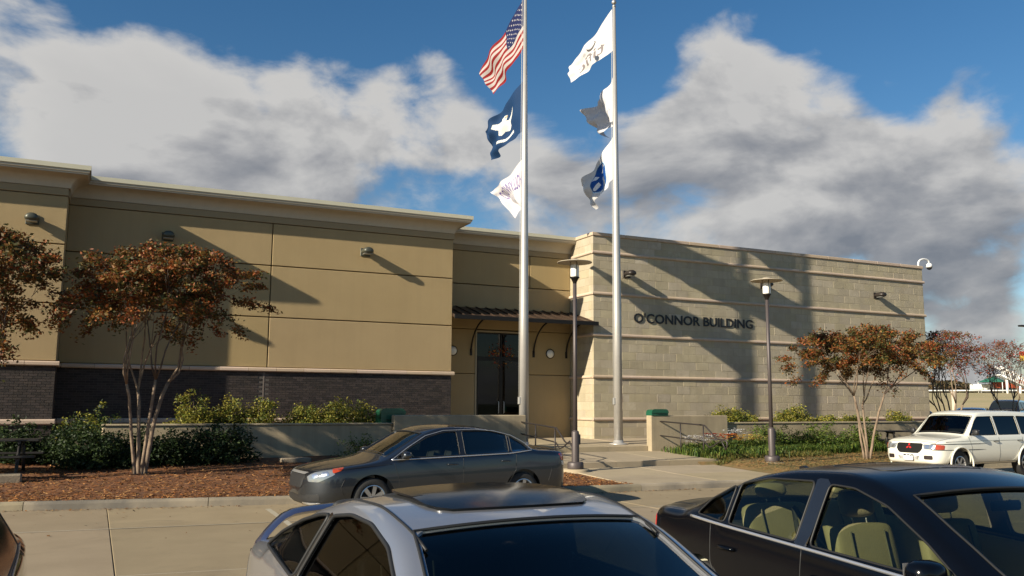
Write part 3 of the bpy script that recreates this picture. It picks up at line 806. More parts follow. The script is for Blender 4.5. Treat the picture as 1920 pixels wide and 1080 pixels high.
def flag(label, px_, zt, zb, vt, vb, paint, seed, amp=.13, curl=0.0, fold=None):
    """hoist on the pole from zt down to zb; vt and vb carry the top and bottom edges to the fly end"""
    A = paint(); rd = random.Random(seed); vt, vb = Vector(vt), Vector(vb); ph = rd.uniform(0, 6)
    nx, ny = FW, FH; vs = []
    hx = Vector((px_[0], px_[1], 0)); off = Vector((vt.x, vt.y, 0)).normalized(); side = Vector((-off.y, off.x, 0))
    for i in range(nx + 1):
        s = i / nx
        for j in range(ny + 1):
            t = j / ny; z = zt + (zb - zt) * t
            v = vt * (1 - t) + vb * t
            p = hx + off * .09 + Vector((0, 0, z)) + v * s
            sag = -.10 * math.sin(math.pi * s) * (1 - t) + .10 * math.sin(math.pi * s) * t * .6
            w = amp * (s ** .8) * math.sin(2 * math.pi * (1.7 * s + .35 * t) + ph) + amp * .45 * s * math.sin(2 * math.pi * (3.3 * s - .8 * t) + ph * 2)
            w2 = amp * .35 * s * math.sin(2 * math.pi * (2.1 * t + .8 * s) + ph)
            p += side * (w + w2) + Vector((0, 0, sag + .3 * amp * s * math.sin(5 * s + 3 * t + ph)))
            if fold:
                k = max(0.0, s + t * fold[1] - fold[0]); p += off * (-fold[2] * k) + Vector((0, 0, -fold[3] * k)) + side * (.5 * k * math.sin(6 * k))
            p += off * curl * s * s * (t - .5)
            vs.append(p)
    b = MB(); n1 = ny + 1
    for i in range(nx):
        for j in range(ny): b.f.append((i*n1+j, (i+1)*n1+j, (i+1)*n1+j+1, i*n1+j+1)); b.smooth.append(True); b.col.append(tuple(A[i, j]))
    b.v = [tuple(v) for v in vs]
    o = b.build('flag', M_flag, fix=False); return tag(o, label, 'flag', 'flags flying from the two poles')
flag('red and white striped flag with a starred blue canton, highest on the left pole', P1, 14.98, 13.32, (-.70, 2.20, -1.75), (-.28, 1.60, -1.10), f_us, 1, .12)
flag('navy blue flag with a white bird emblem, under the striped flag', P1, 12.25, 10.55, (-.52, 2.0, -1.15), (-.30, 1.85, -.55), f_state, 2, .15)
flag('white flag with purple arched lettering, lowest on the pole nearer the door', P1, 9.66, 8.10, (-.42, 1.75, -.75), (.30, .95, .12), f_holly, 3, .10, fold=(1.25, .6, .5, 1.0))
flag('white flag with a dark swoosh and grey lettering, topmost on the corner pole', P2, 15.40, 13.90, (-.55, 2.15, -1.35), (-.55, 1.75, -.65), f_one, 4, .10)
flag('white flag folded over itself with small grey marks, middle of the corner pole', P2, 13.05, 11.45, (.15, 2.0, -.75), (.50, 1.40, -.10), f_two, 5, .22)
flag('white flag with a round blue emblem, lowest on the corner pole', P2, 10.95, 9.45, (-.20, 1.85, -1.35), (-.05, 1.35, -.80), f_three, 6, .14)

# ------------------------------------------------------------------ lamp posts
M_post = mat('grey_brown_post', (.085, .070, .068), .5, metal=.3)
M_disk = mat('lamp_disk', (.42, .36, .27), .6)
M_milk = mat('milk_glass', (.82, .80, .74), .25, spec=.6)
def lamp_post(x, y, z, H, label):
    t = thing('lamp_post', (x, y, z), 0, label, 'lamp post', 'pole lamps beside the walk')
    b = MB(); b.lathe([(0, -.5), (.36, -.5), (.36, .09), (.34, .11), (0, .11)], 32); b.build('concrete_footing', M_walk, t)
    b = MB(); b.lathe([(.0, .112), (.205, .112), (.21, .13), (.21, .25), (.19, .285), (.105, .29), (0, .29)], 28); b.build('base_cover', M_post, t)
    b = MB(); b.lathe([(.098, .29), (.098, 1.02), (.085, 1.06), (.058, 1.07), (.055, 1.09)], 20); b.build('pole_sleeve', M_post, t)
    b = MB(); b.box(.08, .13, -.05, .05, .72, .98, bev=.01); b.build('service_cover', M_post, t)
    b = MB(); b.tube([(0, 0, 1.0), (0, 0, H - .50)], [.057, .048], 16); b.build('pole', M_post, t)
    b = MB(); b.lathe([(.048, H - .62), (.055, H - .58), (.10, H - .49), (.125, H - .47), (.125, H - .445), (0, H - .445)], 24); b.build('lamp_cup', M_fr, t)
    b = MB(); b.lathe([(.0, H - .444), (.108, H - .444), (.112, H - .42), (.112, H - .14), (.10, H - .125), (0, H - .125)], 28); b.build('lamp_globe', M_milk, t)
    for k in range(3):
        a = k * 2.094 + .4; b = MB(); b.tube([(.115 * math.cos(a), .115 * math.sin(a), H - .45), (.115 * math.cos(a), .115 * math.sin(a), H - .03)], .007, 6); b.build('strut', M_fr, t)
    b = MB(); b.lathe([(.001, H + .035), (.10, H + .03), (.13, H - .0), (.44, H - .045), (.46, H - .055), (.455, H - .065), (.12, H - .035), (.001, H - .03)], 40); b.build('lamp_disk', M_disk, t)
    return t
lamp_post(11.19, 19.55, .20, 5.50, 'slim pole lamp with a flat disk top at the left of the entrance walk')
lamp_post(17.47, 19.30, .24, 5.36, 'slim pole lamp with a flat disk top standing in the bed before the block wing')

# ------------------------------------------------------------------ handrails
M_rail = mat('dark_rail', (.045, .038, .036), .45, metal=.4)
def handrail(X, y_wall, y_posts, z_top, z_low, zb, label, into=None):
    t = thing('handrail', (0, 0, 0), 0, label, 'handrail')
    yp = y_posts[-1]
    pts = [(X, y_wall, z_top[0]), (X, yp + .1, z_top[1]), (X, yp - .06, z_top[1] - .01), (X, yp - .30, z_top[1] - .17), (X, yp - .52, z_top[1] - .34), (X, yp - .62, z_top[1] - .38),
           (X, yp - .95, z_top[1] - .40), (X, yp - 1.05, z_top[1] - .46), (X, yp - 1.05, z_top[1] - .56), (X, yp - .98, z_top[1] - .66)]
    low = [(X, yp - .80, z_low[1] + .05), (X, yp - .45, z_low[1] - .12), (X, yp - .25, z_low[1] - .17), (X, yp - .05, z_low[1] - .02), (X, yp + .1, z_low[1]), (X, y_wall, z_low[0])]
    b = MB(); b.tube(pts, .022, 10); b.build('rail', M_rail, t)
    b = MB(); b.tube([pts[-1]] + low, .020, 10); b.build('rail', M_rail, t)
    for yy in y_posts:
        b = MB(); b.tube([(X, yy, zb(yy) - .1), (X, yy, z_top[1] + (z_top[0] - z_top[1]) * (yy - yp) / (y_wall - yp) - .01)], .021, 10); b.build('post', M_rail, t)
    return t
handrail(11.25, 22.79, (21.9, 20.75), (1.42, 1.32), (1.08, .94), lambda y: .44, 'dark metal handrail with a looped end at the left of the entrance steps')
handrail(16.12, 22.79, (21.75, 20.65), (1.42, 1.36), (.98, .90), lambda y: .36, 'dark metal handrail with a looped end at the right of the steps by the flowers')

# ------------------------------------------------------------------ wall lights, sconces, camera, green boxes
M_wl = mat('olive_light_housing', (.075, .078, .060), .45, metal=.3)
def wall_light(x, Y, z, label, M_):
    t = thing('wall_light', (x, Y, z), 0, label, 'wall light', 'hooded lights along the facade')
    b = MB(); n = 14
    prof_ = [(0.0, .10), (.12, .135), (.30, .14), (.40, .13), (.46, .10), (.475, .06)]
    vs = []
    for d, r in prof_:
        for k in range(n):
            a = 2 * math.pi * k / n; zz = math.sin(a) * r; vs.append((math.cos(a) * r * 1.25, -d, zz * (1.0 if zz > 0 else .55)))
    fs = [(i*n+k, i*n+(k+1)%n, (i+1)*n+(k+1)%n, (i+1)*n+k) for i in range(len(prof_)-1) for k in range(n)] + [tuple(range(n)), tuple((len(prof_)-1)*n+k for k in range(n))]
    b.add(vs, fs, True); b.build('light_housing', M_, t, autosm=50)
    b = MB(); b.box(-.16, .16, -.03, 0, -.12, .14, bev=.01); b.build('wall_plate', M_, t)
    b = MB(); b.box(-.13, .13, -.40, -.14, -.085, -.075); b.build('lens', mat('grey_lens', (.35, .35, .32), .3), t)
M_wlb = mat('bronze_light_housing', (.035, .028, .024), .45, metal=.3)
wall_light(-1.74, YF, 6.63, 'hooded green grey wall light on the projecting stucco section at far left', M_wl)
wall_light(1.63, YB, 6.66, 'hooded green grey wall light in the shade above the crape myrtle', M_wl)
wall_light(7.50, YB, 6.68, 'hooded green grey wall light casting a long shadow on sunlit stucco', M_wl)
wall_light(17.35, YB, 6.66, 'dark wall light on the block wing just right of the corner flagpole', M_wlb)
wall_light(23.80, YB, 6.66, 'dark wall light on the block wing partly behind the right lamp post', M_wlb)
wall_light(30.05, YB, 6.62, 'dark wall light near the far right end of the block wing', M_wlb)
for x, lab in ((15.06, 'round white sconce between the door and the block wing'), (11.20, 'round white sconce left of the door, half hidden by the stucco corner')):
    t = thing('wall_sconce', (x, YE, 3.77), 0, lab, 'wall light', 'round sconces beside the door')
    b = MB(); b.lathe([(.001, -.10), (.08, -.09), (.13, -.06), (.15, -.03)], 24, axis='Y'); b.build('diffuser', M_milk, t)
    b = MB(); b.lathe([(.15, -.035), (.175, -.03), (.175, -.0), (.001, -.0)], 24, axis='Y'); b.build('rim', M_fr, t)
t = thing('security_camera', (XR - .1, YB + .1, 8.13), 0, 'white dome security camera on a curved arm at the right end of the parapet', 'camera')
M_wh = mat('white_enamel', (.78, .77, .74), .35)
b = MB(); pts = [(0, 0, -.05), (.0, 0, .12)] + [(.42 - .42 * math.cos(a), -.0, .12 + .24 * math.sin(a)) for a in [i * math.pi / 12 for i in range(1, 7)]] + [(.58, 0, .35), (.68, 0, .28), (.70, 0, .18)]
b.tube(pts, .04, 12); b.build('arm', M_wh, t)
b = MB(); b.lathe([(.001, .20), (.07, .19), (.13, .13), (.14, .0), (.001, .0)], 20, Matrix.Translation((.70, 0, .0))); b.build('housing', M_wh, t)
b = MB(); b.lathe([(.12, -.002)] + [(.12 * math.cos(a), -.11 * math.sin(a)) for a in [i * math.pi / 12 for i in range(1, 6)]] + [(.001, -.11)], 20, Matrix.Translation((.70, 0, .0))); b.build('dome', mat('smoked_dome', (.02, .02, .025), .1), t)
M_gr = mat('green_enamel', (.010, .085, .045), .35, coat=.4)
def green_box(x0, x1, y0, y1, z0, z1, label):
    t = thing('utility_box', ((x0 + x1) / 2, (y0 + y1) / 2, z0), 0, label, 'box', 'green boxes by the cheek walls')
    hx, hy, H = (x1 - x0) / 2, (y1 - y0) / 2, z1 - z0; r = min(.14, H * .6); P = [(-hx, 0), (hx, 0)]
    P += [(hx - r + r * math.cos(a), H - r + r * math.sin(a)) for a in [i * math.pi / 16 for i in range(0, 9)]]
    P += [(-hx + r + r * math.cos(a), H - r + r * math.sin(a)) for a in [math.pi / 2 + i * math.pi / 16 for i in range(0, 9)]]
    b = MB(); b.prism(P, -hy, hy, plane='XZ'); b.build('box_body', M_gr, t, autosm=40)
    P2 = [(p[0] * 1.04, p[1] * 1.0 + (.012 if p[1] > H * .5 else 0)) for p in P if p[1] > H * .35]
    b = MB(); b.prism(P2, -hy - .015, -hy - .001, plane='XZ'); b.build('lid_rim', M_gr, t)
    b = MB(); b.box(-hx * .6, hx * .6, -hy - .03, -hy - .016, H * .38, H * .42); b.build('latch', M_fr, t); return t
green_box(7.15, 7.85, 23.22, 23.75, 1.28, 1.79, 'dark green round topped box at the end of the left planter wall')
green_box(15.80, 16.42, 22.78, 23.10, 1.601, 1.79, 'dark green round topped box resting on the left end of the right cheek wall')

# ------------------------------------------------------------------ picnic tables, loose stones
M_blackm = mat('black_coated_metal', (.014, .013, .013), .5)
def picnic_table(x, y, z, rz, L, label):
    t = thing('picnic_table', (x, y, z), rz, label, 'picnic table', 'black picnic tables in the beds')
    for i in range(6):
        yy = -.36 + i * .122; b = MB(); b.box(-L / 2, L / 2, yy, yy + .11, .74, .78, bev=.008); b.build('table_slat', M_blackm, t)
    for sy_ in (-1, 1):
        for i in range(2):
            yy = sy_ * .72 + (i - 1) * .13; b = MB(); b.box(-L / 2, L / 2, yy, yy + .12, .43, .47, bev=.008); b.build('seat_slat', M_blackm, t)
    for sx in (-1, 1):
        X = sx * (L / 2 - .35)
        for sy_ in (-1, 1):
            b = MB(); b.tube([(X, sy_ * .62, -.1), (X, sy_ * .22, .73)], .035, 8); b.build('leg', M_blackm, t)
        b = MB(); b.tube([(X, -.72, .415), (X, .72, .415)], .03, 8); b.build('seat_bearer', M_blackm, t)
        b = MB(); b.tube([(X, -.34, .71), (X, .34, .71)], .03, 8); b.build('top_bearer', M_blackm, t)
    return t
picnic_table(25.0, 20.6, bed_z(25.0, 20.6) - .02, R_(-28), 2.5, 'black slatted picnic table behind the white sport utility vehicle')
picnic_table(-2.05, 21.0, bed_z(-2.05, 21.0) - .05, R_(-4), 2.2, 'black slatted picnic table in deep shade at the left edge')
M_rock = mat('edging_stone', (.26, .21, .15), .95, var=.8, vscale=5, bump=.6, bscale=30)
def rock(x, y, L, D_, H, label):
    b = MB(); b.box(-L/2, L/2, -D_/2, D_/2, -.05, H, bev=.03); o = b.build('edging_stone', M_rock, None, (x, y, bed_z(x, y))); o.rotation_euler.z = random.uniform(-.1, .1); tag(o, label, 'stone', 'loose stones in the mulch')
rock(-1.62, 20.0, .85, .3, .17, 'squared edging stone on the mulch at the left edge')
rock(4.55, 21.8, .75, .35, .10, 'flat edging stone at the foot of the planter wall left of the sedan')

# ------------------------------------------------------------------ foliage
M_leaf = attr_mat('leaf_tint', .6, .30, .35)
M_petal = attr_mat('petal_tint', .7, .25, .2)
M_bark = mat('pale_bark', (.26, .19, .13), .9, var=1.0, vscale=5, col2=(.12, .085, .06), bump=.4, bscale=30)
M_bark2 = mat('dark_bark', (.11, .08, .06), .9, var=.8, vscale=5, bump=.4, bscale=30)
def leafquad(b, c, L, wd, rd, cols, flat=0.0, smul=(.6, 1.35)):
    d = Vector((rd.gauss(0, 1), rd.gauss(0, 1), rd.gauss(0, .6))).normalized(); u = Vector((rd.gauss(0, 1), rd.gauss(0, 1), rd.gauss(0, 1) + flat))
    q = d.cross(u)
    if q.length < 1e-3: q = d.orthogonal()
    q = q.normalized() * wd * rd.uniform(.7, 1.3); d = d * L * rd.uniform(.6, 1.3)
    col = rd.choice(cols); s = rd.uniform(*smul)
    b.add([c - d * .5, c - q * .5 + d * .05, c + d * .5, c + q * .5 + d * .05], [(0, 1, 2, 3)], False, tuple(k * s for k in col))
RUST = [(.24, .070, .018), (.19, .080, .018), (.13, .085, .020), (.08, .075, .018), (.30, .085, .020), (.055, .060, .016), (.15, .040, .014), (.26, .14, .035), (.10, .05, .015), (.07, .07, .02)]
REDD = [(.17, .05, .02), (.22, .035, .022), (.14, .06, .02), (.10, .06, .02), (.20, .09, .03), (.28, .035, .03)]
def crape(x, y, z, H, rx, rz_, nleaf, seed, label, cols=RUST, ntr=4, forkz=.42, L=.075, lean=(0, 0), bark=None, spread=1.0, droop=0):
    rd = random.Random(seed); t = thing('crape_myrtle', (x, y, z), 0, label, 'tree', 'autumn crape myrtles in the beds')
    bk = MB(); tips = []
    cz = H - rz_
    def inside(p, k=1.0):
        q = Vector(((p.x - lean[0]) / rx, (p.y - lean[1]) / rx, (p.z - cz) / rz_)); return q.length < k
    cc = Vector((lean[0], lean[1], cz))
    def clampc(q):
        v = q - cc; e = Vector((v.x / rx, v.y / rx, v.z / rz_)).length
        return cc + v * (.96 / e) if e > .96 and q.z > cz - rz_ * .6 else q
    def branch(p, d, r, depth, ln):
        pts = [p.copy()]; rs = [r]; n = 4; q = p.copy()
        for i in range(n):
            d = (d + Vector((rd.gauss(0, .10), rd.gauss(0, .10), rd.gauss(.02, .07)))).normalized(); q = clampc(q + d * ln / n)
            if depth > 0 and not inside(q, 1.0): d = (Vector((lean[0], lean[1], cz)) - q).normalized() * .5 + d * .5; d.normalize()
            pts.append(q.copy()); rs.append(r * (1 - .45 * (i + 1) / n))
        bk.tube(pts, rs, 7 if r > .02 else 5)
        if depth >= 4 or r < .005:
            tips.append((q, d)); return
        for _ in range(3 if depth > 0 else 3):
            a = Vector((rd.gauss(0, 1), rd.gauss(0, 1), rd.gauss(0, .55))).normalized()
            dd = (d * .9 + a * (.55 if depth else .6) * spread).normalized()
            branch(pts[-1] if rd.random() < .6 else pts[-2], dd, rs[-1] * rd.uniform(.6, .8), depth + 1, ln * rd.uniform(.58, .78))
    for k in range(ntr):
        a = 2 * math.pi * (k + rd.uniform(-.2, .2)) / ntr + .5; o_ = Vector((math.cos(a), math.sin(a), 0)) * .10 * rd.uniform(.5, 1.5)
        d = Vector((math.cos(a) * .16 * spread, math.sin(a) * .16 * spread, 1)).normalized()
        p = o_.copy(); pts = [p.copy()]; rs = []; r0 = rd.uniform(.030, .042) * H / 4.5; n = 7
        fz = H * forkz * rd.uniform(.85, 1.1)
        for i in range(n):
            d = (d + Vector((rd.gauss(0, .045) + math.cos(a) * .02, rd.gauss(0, .045) + math.sin(a) * .02, 0))).normalized(); p = p + d * fz / n; pts.append(p.copy())
        rs = [r0 * (1.15 - .35 * i / n) for i in range(n + 1)]; bk.tube([Vector((0, 0, -.15)) + o_] + pts, [r0 * 1.25] + rs, 10)
        tb = MB(); tb.v, tb.f, tb.smooth, tb.col = bk.v, bk.f, bk.smooth, bk.col
        tb.build('trunk', bark or M_bark, t); bk.v = []; bk.f = []; bk.smooth = []; bk.col = []
        for _ in range(3):
            aa = a + rd.gauss(0, .9); dd = (d + Vector((math.cos(aa), math.sin(aa), rd.uniform(0, .3))) * rd.uniform(.35, .85) * spread).normalized()
            branch(pts[-1], dd, r0 * .62, 1, (H - fz) * rd.uniform(.42, .62))
    lim = MB(); lim.v, lim.f, lim.smooth, lim.col = bk.v, bk.f, bk.smooth, bk.col; lim.build('limb', bark or M_bark2, t)
    # leaf sprays: around the twig ends plus extra sprays near the crown's skin
    cen = []
    for q, d in tips: cen.append((q, d))
    extra = int(len(tips) * .8) + 60
    for _ in range(extra):
        v = Vector((rd.gauss(0, 1), rd.gauss(0, 1), rd.gauss(.25, .8))).normalized(); k = rd.uniform(.35, 1.0)
        k *= 1 + .45 * noise.noise(v * 2.3 + Vector((seed, 0, 0)))
        cen.append((Vector((lean[0] + v.x * rx * k, lean[1] + v.y * rx * k, cz + v.z * rz_ * k)), v))
    b = MB(); per = max(4, nleaf // len(cen))
    for q, d in cen:
        d = (d + Vector((rd.gauss(0, .3), rd.gauss(0, .3), -.12 * droop))).normalized(); ls = rd.uniform(.20, .45); tone = rd.sample(cols, 4)
        for i in range(per):
            s = rd.random(); c = q + d * (s - .35) * ls + Vector((rd.gauss(0, .085), rd.gauss(0, .085), rd.gauss(0, .05) - .10 * s * s))
            leafquad(b, c, L, L * .55, rd, tone if rd.random() < .8 else cols, .6)
    o = b.build('crown', M_leaf, t, fix=False)
    return t
crape(1.0, 20.55, .44, 4.92, 2.45, 1.20, 30000, 11, 'bushy crape myrtle with rust brown leaves before the stucco wing', forkz=.42, L=.085, lean=(.1, 0), droop=1)
crape(-2.65, 19.9, .40, 5.0, 2.2, 1.4, 24000, 5, 'rust leaved crape myrtle cut by the left edge of the photo', forkz=.36, L=.085, droop=1)
crape(21.7, 19.75, .40, 4.0, 2.35, 1.02, 26000, 23, 'flat crowned red brown crape myrtle in front of the right half of the block wing', forkz=.46, L=.085, ntr=4)
crape(35.0, 27.1, .2, 5.1, 1.9, 1.15, 9000, 31, 'thin crape myrtle with bare twigs just beyond the end of the block wing', cols=REDD + RUST[:4], forkz=.40, L=.085, ntr=6)
crape(42.6, 29.4, .3, 5.0, 2.1, 1.3, 4200, 37, 'sparse reddish crape myrtle at the right edge near the parked cars', cols=REDD, forkz=.38, L=.09, ntr=5)

YG = [(.17, .18, .03), (.24, .22, .03), (.12, .15, .025), (.32, .28, .05), (.07, .10, .018), (.21, .17, .03)]
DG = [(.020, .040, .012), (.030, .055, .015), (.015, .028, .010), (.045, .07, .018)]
MG = [(.07, .12, .018), (.11, .16, .022), (.045, .08, .015), (.17, .20, .035), (.08, .11, .02)]
def shrub(name, x, y, z, rx, ry, h, n, cols, label, cat='shrub', group=None, L=.06, seed=0, wild=.25):
    rd = random.Random(seed * 17 + int(x * 100)); t = thing(name, (x, y, z), 0, label, cat, group)
    b = MB()
    for k in range(10):
        a = rd.uniform(0, 6.28); e = Vector((math.cos(a) * rx * .6, math.sin(a) * ry * .6, h * rd.uniform(.5, .85))); b.tube([(0, 0, -.05), e * .5 + Vector((0, 0, h * .1)), e], [.012, .009, .004], 5)
    b.build('stem', M_bark2, t)
    b = MB(); nc = max(12, n // 30)
    for k in range(nc):
        v = Vector((rd.gauss(0, 1), rd.gauss(0, 1), abs(rd.gauss(.2, .8)))).normalized(); r = rd.random() ** .4 * (1 + wild * rd.gauss(0, .7)); r = max(.15, min(1.35, r))
        c0 = Vector((v.x * rx * r, v.y * ry * r, .05 + v.z * (h - .05) * r)); tone = rd.sample(cols, min(3, len(cols)))
        for i in range(n // nc):
            c = c0 + Vector((rd.gauss(0, .07), rd.gauss(0, .07), rd.gauss(0, .06)))
            if c.z < 0: c.z = rd.uniform(0, .1)
            leafquad(b, c, L, L * .5, rd, tone, .5)
    b.build('foliage', M_leaf, t, fix=False); return t
g = 'yellow green shrubs in the left planter'
for i, (x, y, rx, h, lab) in enumerate([
    (2.35, 24.0, .50, .95, 'yellow green shrub in the planter right behind the crape myrtle trunks'),
    (3.25, 24.2, .55, .75, 'yellow green shrub second in the left planter, over the dappled wall'),
    (4.05, 24.0, .55, .80, 'yellow green shrub in the middle of the left planter by the brick joint'),
    (5.15, 24.1, .42, .62, 'low yellow green shrub right of the brick joint in the planter'),
    (5.65, 24.5, .35, .50, 'small yellow green shrub between two larger ones in the planter'),
    (6.15, 23.95, .62, .72, 'broad bright yellow green shrub near the green box'),
    (6.95, 24.1, .34, .66, 'thin yellow shrub beside the green box on the planter')]):
    shrub('planter_shrub', x, y, 1.24, rx, .5, h, int(6500 * rx), YG, lab, group=g, L=.075, seed=i)
for i, (x, y, rx, h, lab) in enumerate([
    (20.1, 24.3, .85, .62, 'yellow green shrub in the right planter behind the cheek wall'),
    (21.0, 24.5, .45, .50, 'small yellow green shrub right of the one behind the cheek wall'),
    (22.9, 24.2, .80, .66, 'rounded yellow green shrub in the right planter beside the lamp post'),
    (24.6, 24.2, .5, .34, 'low straggly yellow shrub in the right planter left of the tree trunks'),
    (26.0, 24.2, .6, .32, 'low straggly yellow shrub in the right planter behind the tree trunks'),
    (28.3, 24.2, .4, .55, 'upright thin yellow shrub in the planter near the white vehicle')]):
    shrub('planter_shrub', x, y, 1.19, rx, .5, h, int(6500 * rx), YG, lab, group='yellow green shrubs in the right planter', L=.08, seed=40 + i)
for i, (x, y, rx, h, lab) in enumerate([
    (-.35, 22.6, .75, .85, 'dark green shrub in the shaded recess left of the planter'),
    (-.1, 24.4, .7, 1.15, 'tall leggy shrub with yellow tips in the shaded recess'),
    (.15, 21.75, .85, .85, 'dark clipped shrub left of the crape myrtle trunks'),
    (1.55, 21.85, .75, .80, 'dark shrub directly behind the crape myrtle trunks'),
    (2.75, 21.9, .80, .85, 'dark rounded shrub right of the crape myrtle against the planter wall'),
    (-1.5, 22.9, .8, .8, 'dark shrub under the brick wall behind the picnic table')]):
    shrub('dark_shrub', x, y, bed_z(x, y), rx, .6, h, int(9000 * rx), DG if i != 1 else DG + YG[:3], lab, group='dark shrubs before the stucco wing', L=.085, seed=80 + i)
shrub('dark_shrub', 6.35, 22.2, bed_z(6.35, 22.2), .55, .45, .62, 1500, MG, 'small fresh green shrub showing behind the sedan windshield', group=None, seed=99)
# green edging plants, too many blades to count
def cover(name, n, region, cols, h=(.08, .30), w=.02):
    b = MB(); rd = random.Random(len(name))
    for i in range(n):
        x, y, hh = region(rd); z = bed_z(x, y) - .01; a = rd.uniform(0, 6.28); k = rd.uniform(*h) * hh
        lean_ = rd.uniform(.2, .9) * k; d = Vector((math.cos(a), math.sin(a), 0)); q = Vector((-d.y, d.x, 0)) * w * .5; p = Vector((x, y, z)); c = rd.choice(cols); s = rd.uniform(.55, 1.4); c = tuple(v * s for v in c)
        m_ = p + d * lean_ * .35 + Vector((0, 0, k * .75)); e = p + d * lean_ + Vector((0, 0, k * rd.uniform(.6, 1.0)))
        b.add([p - q, p + q, m_ + q, m_ - q, e], [(0, 1, 2, 3), (3, 2, 4)], False, c)
    o = b.build(name, M_leaf, fix=False); o['kind'] = 'stuff'; return o
def r1(rd):
    x = 15.95 + rd.random() ** .8 * 9.0; return x, 21.0 + rd.random() * 1.8 - (.9 if x < 19 else 0) * rd.random() - .0, 1.0 + .5 * noise.noise(Vector((x * 1.3, 3, 1)))
cover('edging_plants', 26000, r1, MG + [(.05, .11, .02)], (.12, .34), .022)
def r2(rd):
    x = 16.1 + rd.random() * 5.0; return x, 19.9 + rd.random() * 1.6 + (x - 16) * .12, .8
cover('edging_grass', 9000, r2, [(.10, .12, .025), (.15, .14, .03), (.07, .09, .02), (.20, .16, .04)], (.08, .24), .014)
for i, (x, y, rx, h, lab) in enumerate([(20.0, 22.1, 1.05, .80, 'mounded green plant left of the right lamp post under the planter wall'), (22.1, 22.0, 1.05, .85, 'mounded green plant just right of the lamp post under the planter wall'), (24.0, 22.0, .9, .78, 'mounded green plant left of the tree trunks by the planter wall'), (28.3, 21.9, 1.1, .85, 'green plant behind the picnic table near the white vehicle')]):
    shrub('green_mound', x, y, bed_z(x, y) - .05, rx, .55, h, int(6000 * rx), MG, lab, group='green mounds under the right planter', L=.075, seed=120 + i)
# flower clumps
for i, (x, y, col, lab) in enumerate([
    (16.55, 22.2, [(.75, .72, .70)], 'white flower clump left of the first rail post'), (17.0, 22.0, [(.70, .70, .66)], 'small white flower clump between the rail posts'),
    (17.35, 22.3, [(.30, .012, .02), (.38, .02, .03)], 'dark red flower clump by the cheek wall'), (17.75, 22.1, [(.65, .16, .03), (.55, .10, .03)], 'orange flower clump between the red and yellow ones'),
    (18.55, 21.9, [(.75, .58, .12), (.80, .66, .25)], 'large yellow flower clump by the rail end'), (18.15, 22.0, [(.72, .45, .10)], 'amber flower clump left of the yellow one'),
    (19.0, 22.0, [(.78, .66, .22)], 'pale yellow flower clump nearest the right lamp post'), (18.4, 22.4, [(.75, .74, .72)], 'tall white flower clump against the cheek wall corner')]):
    rd = random.Random(i); y -= .45; t = thing('flower_clump', (x, y, bed_z(x, y)), 0, lab, 'flowers', 'flower clumps at the cheek wall'); b = MB()
    for _ in range(500): leafquad(b, Vector((rd.gauss(0, .13), rd.gauss(0, .1), rd.uniform(0, .26))), .05, .025, rd, MG)
    b.build('foliage', M_leaf, t, fix=False); b = MB()
    for _ in range(60):
        c = Vector((rd.gauss(0, .21), rd.gauss(0, .12), rd.uniform(.38, .56) + (.14 if i == 7 else 0))); cc = rd.choice(col)
        for k in range(6):
            a = k * 1.047 + rd.random(); d = Vector((math.cos(a), math.sin(a), rd.uniform(0, .5))) * .045; q = Vector((-d.y, d.x, 0)) * .55; s = rd.uniform(.8, 1.1)
            b.add([c, c + d * .6 - q, c + d * 1.1, c + d * .6 + q], [(0, 1, 2, 3)], False, tuple(v * s for v in cc))
    b.build('blossom', M_petal, t, fix=False)
# wreath on the door glass
t = thing('door_wreath', (13.14, YE + .235, 3.62), 0, 'orange and red autumn wreath hanging inside the dark entrance door', 'wreath'); rd = random.Random(4); b = MB()
for _ in range(2600):
    a = rd.uniform(0, 6.28); r = .30 + rd.gauss(0, .12); leafquad(b, Vector((math.cos(a) * r * 1.15, -abs(rd.gauss(0, .04)), math.sin(a) * r)), .10, .06, rd, [(.50, .10, .02), (.42, .04, .02), (.55, .22, .03), (.2, .04, .02), (.35, .16, .03)])
b.build('leaves', M_leaf, t, fix=False); b = MB(); b.tube([(math.cos(a) * .28, 0, math.sin(a) * .26) for a in [i * math.pi / 12 for i in range(25)]], .03, 7, cap=False); b.build('ring', M_bark2, t)
# ------------------------------------------------------------------ cars
def pchip(P):
    P = sorted(P); X = np.array([p[0] for p in P], float); Y = np.array([p[1] for p in P], float)
    h = np.diff(X); d = np.diff(Y) / h; m_ = np.zeros(len(X))
    for i in range(1, len(X) - 1):
        if d[i-1] * d[i] > 0:
            w1, w2 = 2 * h[i] + h[i-1], h[i] + 2 * h[i-1]; m_[i] = (w1 + w2) / (w1 / d[i-1] + w2 / d[i])
    m_[0], m_[-1] = d[0], d[-1]
    X, Y, h, m_ = X.tolist(), Y.tolist(), h.tolist(), m_.tolist()
    import bisect
    def f(x):
        if x <= X[0]: return Y[0]
        if x >= X[-1]: return Y[-1]
        i = bisect.bisect_right(X, x) - 1; t = (x - X[i]) / h[i]
        return Y[i] * (1 + 2*t) * (1-t)**2 + h[i]*m_[i]*t*(1-t)**2 + Y[i+1]*t*t*(3-2*t) + h[i]*m_[i+1]*t*t*(t-1)
    return f
def sstep(a, b_, x):
    t = min(1, max(0, (x - a) / (b_ - a))); return t * t * (3 - 2 * t)
